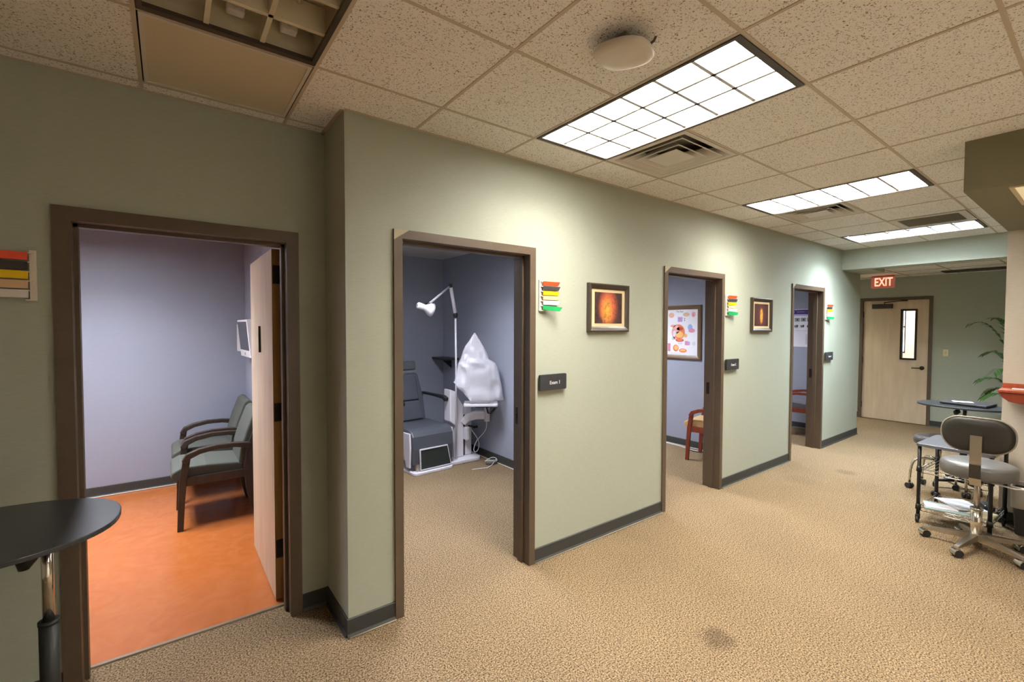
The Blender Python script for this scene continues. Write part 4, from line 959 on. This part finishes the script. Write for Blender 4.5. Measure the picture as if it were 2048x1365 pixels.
# ------------------------------------------------------------------ adjustable tables
def side_table(label, cx, cy, z, a, bb, colx, coly, rz, group, rb=0.30):
    t = thing('adjustable_table', label, 'table', (cx, cy, 0), rz, group)
    b = MB(); b.prism(ellipse(a, bb, 56, p=2.35), z-0.018, z, 'z', 0.003); b.build('table_top', M_BLACKM, t)
    b = MB(); b.box(colx-0.14, colx+0.14, coly-0.10, coly+0.10, z-0.032, z-0.018, 0.003); b.build('top_bracket', M_BLACK, t)
    b = MB(); b.tube([(colx, coly, 0.52), (colx, coly, z-0.03)], 0.0175, 16); b.build('chrome_tube', M_CHROME, t)
    b = MB(); b.tube([(colx, coly, 0.06), (colx, coly, 0.55)], 0.029, 16); b.lathe([(0.018, 0), (0.031, 0), (0.031, 0.012), (0.018, 0.012)], 20, M=T(colx, coly, 0.545)); b.build('sleeve', mat('sleeve_black', (40, 44, 42), 0.5), t)
    b = MB(); b.tube([(colx-0.02, coly-0.06, z-0.035), (colx-0.03, coly-0.09, z-0.06)], 0.007, 8); b.loft([[Vector((colx-0.03+x, coly-0.09+y, z-0.055-0.003)) for x, y in ellipse(0.012, 0.012, 14)], [Vector((colx-0.035+x, coly-0.10+y, z-0.085)) for x, y in ellipse(0.03, 0.02, 14)], [Vector((colx-0.042+x, coly-0.105+y, z-0.115)) for x, y in ellipse(0.014, 0.01, 14)]]); b.build('lever', M_BLACK, t)
    for k in range(4):
        an = PI/4+k*PI/2; e = Vector((colx+rb*math.cos(an), coly+rb*math.sin(an), 0.07))
        b = MB(); b.tube([(colx, coly, 0.085), e], [0.022, 0.014], 8); b.build('base_leg', M_BLACK, t)
        b = MB(); b.tube([e+Vector((-0.012, 0, -0.042)), e+Vector((0.012, 0, -0.042))], 0.028, 14); b.tube([e+Vector((0, 0, -0.02)), e], 0.008, 6); b.build('caster', M_BLACK, t)
    return t
side_table('oval black topped adjustable table at the left edge of the view', -1.75, -0.045, 0.92, 0.45, 0.335, 0.238, -0.005, 0, 'oval adjustable tables')
side_table('oval black topped adjustable table holding a laptop in front of the exit wall', 5.22, -1.50, 0.885, 0.34, 0.25, -0.02, 0.18, math.radians(-95), 'oval adjustable tables', 0.24)
t = thing('laptop', 'closed dark laptop with papers on the far oval table', 'laptop', (5.27, -1.535, 0.885), math.radians(-100))
b = MB(); b.box(-0.175, 0.175, -0.125, 0.125, 0.004, 0.016, 0.003); b.build('laptop_base', M_BLACK, t)
b = MB(); b.box(-0.175, 0.175, -0.125, 0.125, 0.017, 0.026, 0.003, M=T(0, 0, 0, math.radians(1.2))); b.build('lid', mat('laptop_lid', (58, 56, 62), 0.35), t)
b = MB(); b.box(-0.16, 0.16, -0.11, 0.11, 0, 0.004); b.build('rubber_feet', M_BLACK, t)
t = thing('paper_sheet', 'small white paper lying on the dark laptop', 'paper', (5.25, -1.50, 0.9148), math.radians(-70))
b = MB(); b.box(-0.075, 0.075, -0.05, 0.05, 0, 0.001); b.build('sheet', M_PAPER, t)

# ------------------------------------------------------------------ near stool with back
def caster_twin(b, e, m=None, ang=0):
    M_ = T(e.x, e.y, 0, 0, 0, ang)
    b.tube([M_ @ Vector((-0.027, 0, 0.027)), M_ @ Vector((-0.006, 0, 0.027))], 0.027, 16); b.tube([M_ @ Vector((0.006, 0, 0.027)), M_ @ Vector((0.027, 0, 0.027))], 0.027, 16)
t = thing('backed_stool', 'grey upholstered exam stool with oval backrest and chrome star base', 'stool', (3.685, -1.822, 0))
M_STV = mat('stool_vinyl_grey', (100, 98, 94), 0.34); M_STS = mat('stool_top_vinyl', (150, 150, 158), 0.35)
b = MB(); b.lathe([(0, 0.555), (0.19, 0.555), (0.208, 0.565), (0.212, 0.60), (0.210, 0.635), (0.20, 0.652), (0.185, 0.658), (0.09, 0.665), (0, 0.667)], 48); b.build('seat', M_STV, t)
b = MB(); b.tube([(0, 0, 0.30), (0, 0, 0.555)], 0.018, 16); b.build('gas_tube', M_BRUSH, t)
b = MB(); b.tube([(0, 0, 0.08), (0, 0, 0.31)], 0.033, 20); b.lathe([(0.02, 0), (0.037, 0), (0.037, 0.012), (0.02, 0.012)], 20, M=T(0, 0, 0.30)); b.build('column', M_CHROME, t)
b = MB(); b.box(-0.10, 0.10, -0.06, 0.06, 0.535, 0.555); b.build('seat_plate', M_BRUSH, t)
a0 = math.radians(96)
for k in range(5):
    an = a0+k*2*PI/5; e = Vector((0.285*math.cos(an), 0.285*math.sin(an), 0.0))
    d = Vector((math.cos(an), math.sin(an), 0)); n = Vector((-d.y, d.x, 0))
    r0 = [d*0.025+n*0.024+Vector((0, 0, 0.118)), d*0.025-n*0.024+Vector((0, 0, 0.118)), d*0.025-n*0.024+Vector((0, 0, 0.07)), d*0.025+n*0.024+Vector((0, 0, 0.07))]
    r1 = [e+d*0.012+n*0.013+Vector((0, 0, 0.08)), e+d*0.012-n*0.013+Vector((0, 0, 0.08)), e+d*0.012-n*0.013+Vector((0, 0, 0.062)), e+d*0.012+n*0.013+Vector((0, 0, 0.062))]
    b = MB(); b.loft([r0, r1], smooth=False); b.build('star_leg', M_BRUSH, t)
    b = MB(); caster_twin(b, e, ang=0.7); b.tube([e+Vector((0, 0, 0.03)), e+Vector((0, 0, 0.072))], 0.008, 8); cw = b.build('caster', M_BLACK, t)
    b = MB(); M_ = T(e.x, e.y, 0, 0, 0, 0.7)
    b.prism(ribbon([(0.030*math.cos(a), 0.029+0.030*math.sin(a)) for a in [-0.2+i*(PI+0.4)/10 for i in range(11)]], 0.003), -0.029, 0.029, 'x', M=M_); b.build('caster_hood', M_CHROME, cw)
# backrest assembly towards the viewer (-x)
b = MB()
rings = []
for x, k in ((-0.288, 0.04), (-0.288, 0.3), (-0.287, 0.6), (-0.285, 0.86), (-0.278, 0.97), (-0.262, 1.0), (-0.245, 0.97), (-0.238, 0.86), (-0.236, 0.5), (-0.236, 0.04)):
    rings.append([Vector((x - 0.03*(abs(y)/0.18)**2*(-1), y-0.02, z+0.90)) for y, z in rrect(0.37*k, 0.235*k, 0.105*k, 7)])
b.loft(rings); b.build('backrest', mat('stool_back_shell', (40, 37, 30), 0.55), t)
b = MB(); b.tube([Vector((-0.258+0.03*(abs(y)/0.18)**2, y-0.02, z+0.90)) for y, z in rrect(0.378, 0.243, 0.11, 7)], 0.006, 6, closed=True); b.build('piping', mat('stool_piping', (150, 142, 128), 0.4), t)
b = MB(); b.prism(ribbon([(-0.299, 0.90), (-0.302, 0.72), (-0.298, 0.60), (-0.27, 0.545), (-0.10, 0.545)], 0.008), -0.053, 0.007, 'y'); b.build('back_bar', M_BRUSH, t)
b = MB(); b.box(-0.315, -0.296, -0.053, 0.007, 0.60, 0.70, 0.003); b.build('bar_clamp', mat('bar_clamp_dark', (70, 66, 58), 0.4, metal=0.6), t)
b = MB(); b.tube([(-0.03, -0.05, 0.53), (-0.08, -0.20, 0.525), (-0.085, -0.235, 0.535)], 0.006, 6); b.box(-0.10, -0.07, -0.27, -0.225, 0.53, 0.542, 0.004); b.build('height_lever', M_WHITE, t)

# far low stool with arched chrome legs
t = thing('round_stool', 'low round dark stool with arched chrome legs behind the wire cart', 'stool', (5.08, -1.36, 0))
b = MB(); b.lathe([(0, 0.47), (0.17, 0.47), (0.19, 0.48), (0.195, 0.51), (0.188, 0.545), (0.165, 0.56), (0, 0.565)], 40); b.build('seat', mat('stool_seat_dark', (78, 74, 76), 0.35), t)
b = MB(); b.tube([(0, 0, 0.30), (0, 0, 0.47)], 0.025, 14); b.build('screw_post', M_CHROME, t)
for k in range(5):
    an = math.radians(115)+k*2*PI/5; d = Vector((math.cos(an), math.sin(an), 0))
    pts = [d*0.02+Vector((0, 0, 0.32))]+bez(d*0.10+Vector((0, 0, 0.325)), d*0.20+Vector((0, 0, 0.325)), d*0.215+Vector((0, 0, 0.27)), d*0.22+Vector((0, 0, 0.06)), 8)
    b = MB(); b.tube(pts, 0.011, 10); b.build('leg', M_CHROME, t)
    b = MB(); caster_twin(b, d*0.22, ang=an+0.6); b.build('caster', M_BLACK, t)

# ------------------------------------------------------------------ wire cart
ca = math.radians(-3)
t = thing('wire_cart', 'black wheeled cart with grey top and chrome wire shelves', 'cart', (3.96, -1.435, 0), ca)
CW, CD = 0.43, 0.50      # width towards -y, depth towards +x
M_POST = mat('cart_post_black', (24, 23, 22), 0.45)
for (x, y) in ((0, 0), (CD, 0), (0, -CW), (CD, -CW)):
    b = MB(); b.tube([(x, y, 0.065), (x, y, 0.655)], 0.0135, 12)
    for z in (0.135, 0.46): b.lathe([(0.0135, -0.022), (0.020, -0.022), (0.0165, 0.022), (0.0135, 0.022)], 12, M=T(x, y, z))
    b.build('post', M_POST, t)
    b = MB(); b.tube([(x-0.01, y+0.008, 0.027), (x-0.01, y-0.008, 0.027)], 0.027, 16); b.box(x-0.02, x+0.012, y-0.014, y+0.014, 0.03, 0.07, 0.004); b.build('caster', M_BLACK, t)
b = MB(); b.prism(rrect(CD+0.05, CW+0.04, 0.02, 4, CD/2, -CW/2), 0.655, 0.68, 'z', 0.004); b.build('top', mat('cart_top_grey', (92, 93, 99), 0.35), t)
for z in (0.135, 0.46):
    sh = thing('wire_shelf', None, None); sh.parent = t; sh.location = (0, 0, z)
    b = MB()
    for dz in (0.0, -0.03):
        for (p0, p1) in (((0, 0), (CD, 0)), ((CD, 0), (CD, -CW)), ((CD, -CW), (0, -CW)), ((0, -CW), (0, 0))): b.tube([(*p0, dz), (*p1, dz)], 0.0032, 6)
    for (p0, p1) in (((0, 0), (0, -CW)), ((0, 0), (CD, 0)), ((CD, 0), (CD, -CW)), ((0, -CW), (CD, -CW))):
        n = 12; a, c = Vector((*p0, 0)), Vector((*p1, 0)); b.tube([a.lerp(c, i/n)+Vector((0, 0, -0.002 if i % 2 == 0 else -0.028)) for i in range(n+1)], 0.002, 5)
    b.build('rim', M_BRUSH, sh)
    for i in range(1, 15):
        y = -CW*i/15; b = MB(); b.tube([(0, y, 0.003), (CD, y, 0.003)], 0.0019, 5); b.build('wire', M_BRUSH, sh)
# papers on the bottom shelf
def papers(name, label, x, y, z, rz, w, h, th, m, tilt=0):
    t = thing(name, label, 'paper', (x, y, z), rz, 'papers on the wire cart')
    b = MB(); b.box(-w/2, w/2, -h/2, h/2, 0, th, M=T(0, 0, 0, tilt)); b.build('sheets', m, t)
    return t
zc = 0.1405
papers('folder', 'pale blue green folder under the white papers at the cart front', 4.06, -1.60, zc, 0.25, 0.22, 0.29, 0.008, mat('folder_blue_green', (150, 168, 166), 0.5))
papers('paper_stack', 'white printed leaflet on the blue green folder', 4.05, -1.56, zc+0.0085, 0.35, 0.13, 0.20, 0.004, M_PAPER)
papers('paper_stack', 'large white sheets sliding across the bottom cart shelf', 4.22, -1.66, zc+0.014, 0.75, 0.28, 0.22, 0.006, M_PAPER, 0.03)
papers('leaflet', 'cream leaflet at the right end of the bottom cart shelf', 4.12, -1.80, zc, -0.15, 0.16, 0.14, 0.012, mat('leaflet_cream', (222, 210, 178), 0.6))
t = thing('hand_device', 'dark handheld device with a hanging cord on the bottom cart shelf', 'device', (4.33, -1.80, zc), 0.4)
b = MB(); b.box(-0.07, 0.07, -0.035, 0.035, 0, 0.045, 0.012); b.build('body', M_BLACK, t)
b = MB(); b.tube(bez((0.06, -0.02, 0.03), (0.12, -0.03, 0.06), (0.07, -0.05, 0.2), (0.07, -0.04, 0.32), 10), 0.003, 6); b.build('cord', M_BLACK, t)

# waste bin near the pillar
t = thing('waste_bin', 'dark waste bin with a pale liner behind the grey stool', 'bin', (4.36, -2.05, 0))
b = MB(); sqr = lambda r, z: [Vector((x, y, z)) for x, y in rrect(2*r, 2*r, 0.03, 4)]
b.loft([sqr(0.085, 0.0), sqr(0.11, 0.36), sqr(0.104, 0.36), sqr(0.08, 0.01)], smooth=False); b.build('body', mat('bin_dark', (46, 44, 40), 0.5), t)
b = MB(); b.loft([sqr(0.1115, 0.22), sqr(0.1145, 0.385), sqr(0.108, 0.39), sqr(0.10, 0.30)], smooth=True, cap0=False, cap1=False); b.build('liner', mat('bin_liner', (150, 142, 128), 0.4, alpha=0.85), t)
b = MB(); b.tube([Vector((x, y, 0.39)) for x, y in rrect(0.225, 0.225, 0.03, 4)], 0.004, 6, closed=True); b.build('rim', M_WHITE, t)

# ------------------------------------------------------------------ wooden ledge on the pillar wall
t = thing('wall_ledge', 'reddish wood ledge with a rounded underside on the pillar wall', 'shelf', (PX, -1.845, 1.05))
M_LED = wood_mat('ledge_wood', (150, 66, 36), (172, 84, 48), 0.4)
b = MB(); b.box(-0.02, 0, -0.9, 0.0, 0.105, 0.145, 0.003); b.build('back_rail', M_LED, t)
b = MB(); b.prism([(0.002, 0.085), (0.002, 0.105), (-0.9, 0.105), (-0.9, 0.085)], -0.24, 0.0, 'x', 0.003); b.build('top_board', M_LED, t)
b = MB(); b.prism([(0.0, 0.085), (-0.9, 0.085), (-0.9, 0.0), (-0.12, 0.0), (-0.06, 0.012), (-0.02, 0.045)], -0.23, -0.20, 'x', 0.003); b.build('apron', wood_mat('ledge_wood_dark', (118, 48, 28), (136, 58, 34), 0.4), t)
t = thing('card', 'small white card lying on the wooden ledge', 'card', (PX-0.10, -1.96, 1.1555), 0.05)
b = MB(); b.box(-0.04, 0.04, -0.05, 0.05, 0, 0.006); b.build('stack', M_PAPER, t)
t = thing('dispenser', 'dark desktop item standing on the wooden ledge at the right edge', 'dispenser', (PX-0.09, -2.04, 1.1555))
b = MB(); b.box(-0.03, 0.03, -0.03, 0.03, 0, 0.07, 0.006); b.build('body', mat('dispenser_grey', (92, 92, 84), 0.4), t)
b = MB(); b.box(-0.02, 0.02, -0.02, 0.02, 0.07, 0.08, 0.003); b.build('cap', M_BLACK, t)

# ------------------------------------------------------------------ potted palm behind the pillar
t = thing('potted_palm', 'green potted palm half hidden behind the pillar', 'plant', (8.35, -1.62, 0))
b = MB(); b.lathe([(0, 0), (0.13, 0), (0.17, 0.30), (0.18, 0.32), (0.165, 0.32), (0.15, 0.28), (0, 0.28)], 28); b.build('pot', mat('pot_clay', (120, 84, 62), 0.6), t)
M_LEAF = mat('palm_leaf', (70, 112, 50), 0.45, noise=(9, 0.25)); M_STEM = mat('palm_stem', (98, 112, 60), 0.6)
for k, (sx, sy) in enumerate(((0, 0), (0.05, 0.04), (-0.04, 0.05))):
    b = MB(); b.tube([(sx, sy, 0.26), (sx*1.3, sy*1.6, 0.8-0.1*k)], 0.013, 8); b.build('stem', M_STEM, t)
rnd = random.Random(11)
def frond(base, az, rise, reach, droop, nl=13, ll=0.19):
    d = Vector((math.cos(az), math.sin(az), 0)); n = Vector((-d.y, d.x, 0)); b = MB()
    base = Vector(base)
    pts = bez(base, base+Vector((0, 0, rise*0.6))+d*reach*0.1, base+Vector((0, 0, rise))+d*reach*0.5, base+Vector((0, 0, rise-droop))+d*reach, 14)
    b.tube(pts, [0.006-0.0003*i for i in range(15)], 5)
    for i in range(3, 15):
        p = pts[i]; tg = (pts[min(i+1, 14)]-pts[i-1]).normalized(); l = ll*(1-0.5*abs(i-8)/8)
        for s in (-1, 1):
            dr = (tg*0.75+n*s*0.7+Vector((0, 0, -0.15+rnd.uniform(-0.15, 0.1)))).normalized(); wv = dr.cross(Vector((0, 0, 1))).normalized()*0.017
            a, m1, e = p, p+dr*l*0.5+Vector((0, 0, 0.006)), p+dr*l+Vector((0, 0, -0.2*l))
            b.quad([a-wv*0.3, m1-wv, m1+wv, a+wv*0.3]); b.quad([m1-wv, e-wv*0.08, e+wv*0.08, m1+wv])
    return b.build('frond', M_LEAF, t)
frond((0, 0.05, 0.75), math.radians(97), 1.08, 0.44, 0.10)
frond((0.0, 0.06, 0.80), math.radians(120), 1.02, 0.22, 0.02)
frond((0, 0.05, 0.70), math.radians(80), 0.70, 0.30, 0.10)
frond((0, 0.05, 0.60), math.radians(105), 0.42, 0.34, 0.10)
frond((0.02, 0.05, 0.55), math.radians(70), 0.32, 0.30, 0.14)
frond((0, 0.05, 0.50), math.radians(110), 0.30, 0.30, 0.12)
for k in range(7): frond((0, 0, 0.6+0.05*k), math.radians(150+k*38), 0.6+0.1*(k % 3), 0.42, 0.15)
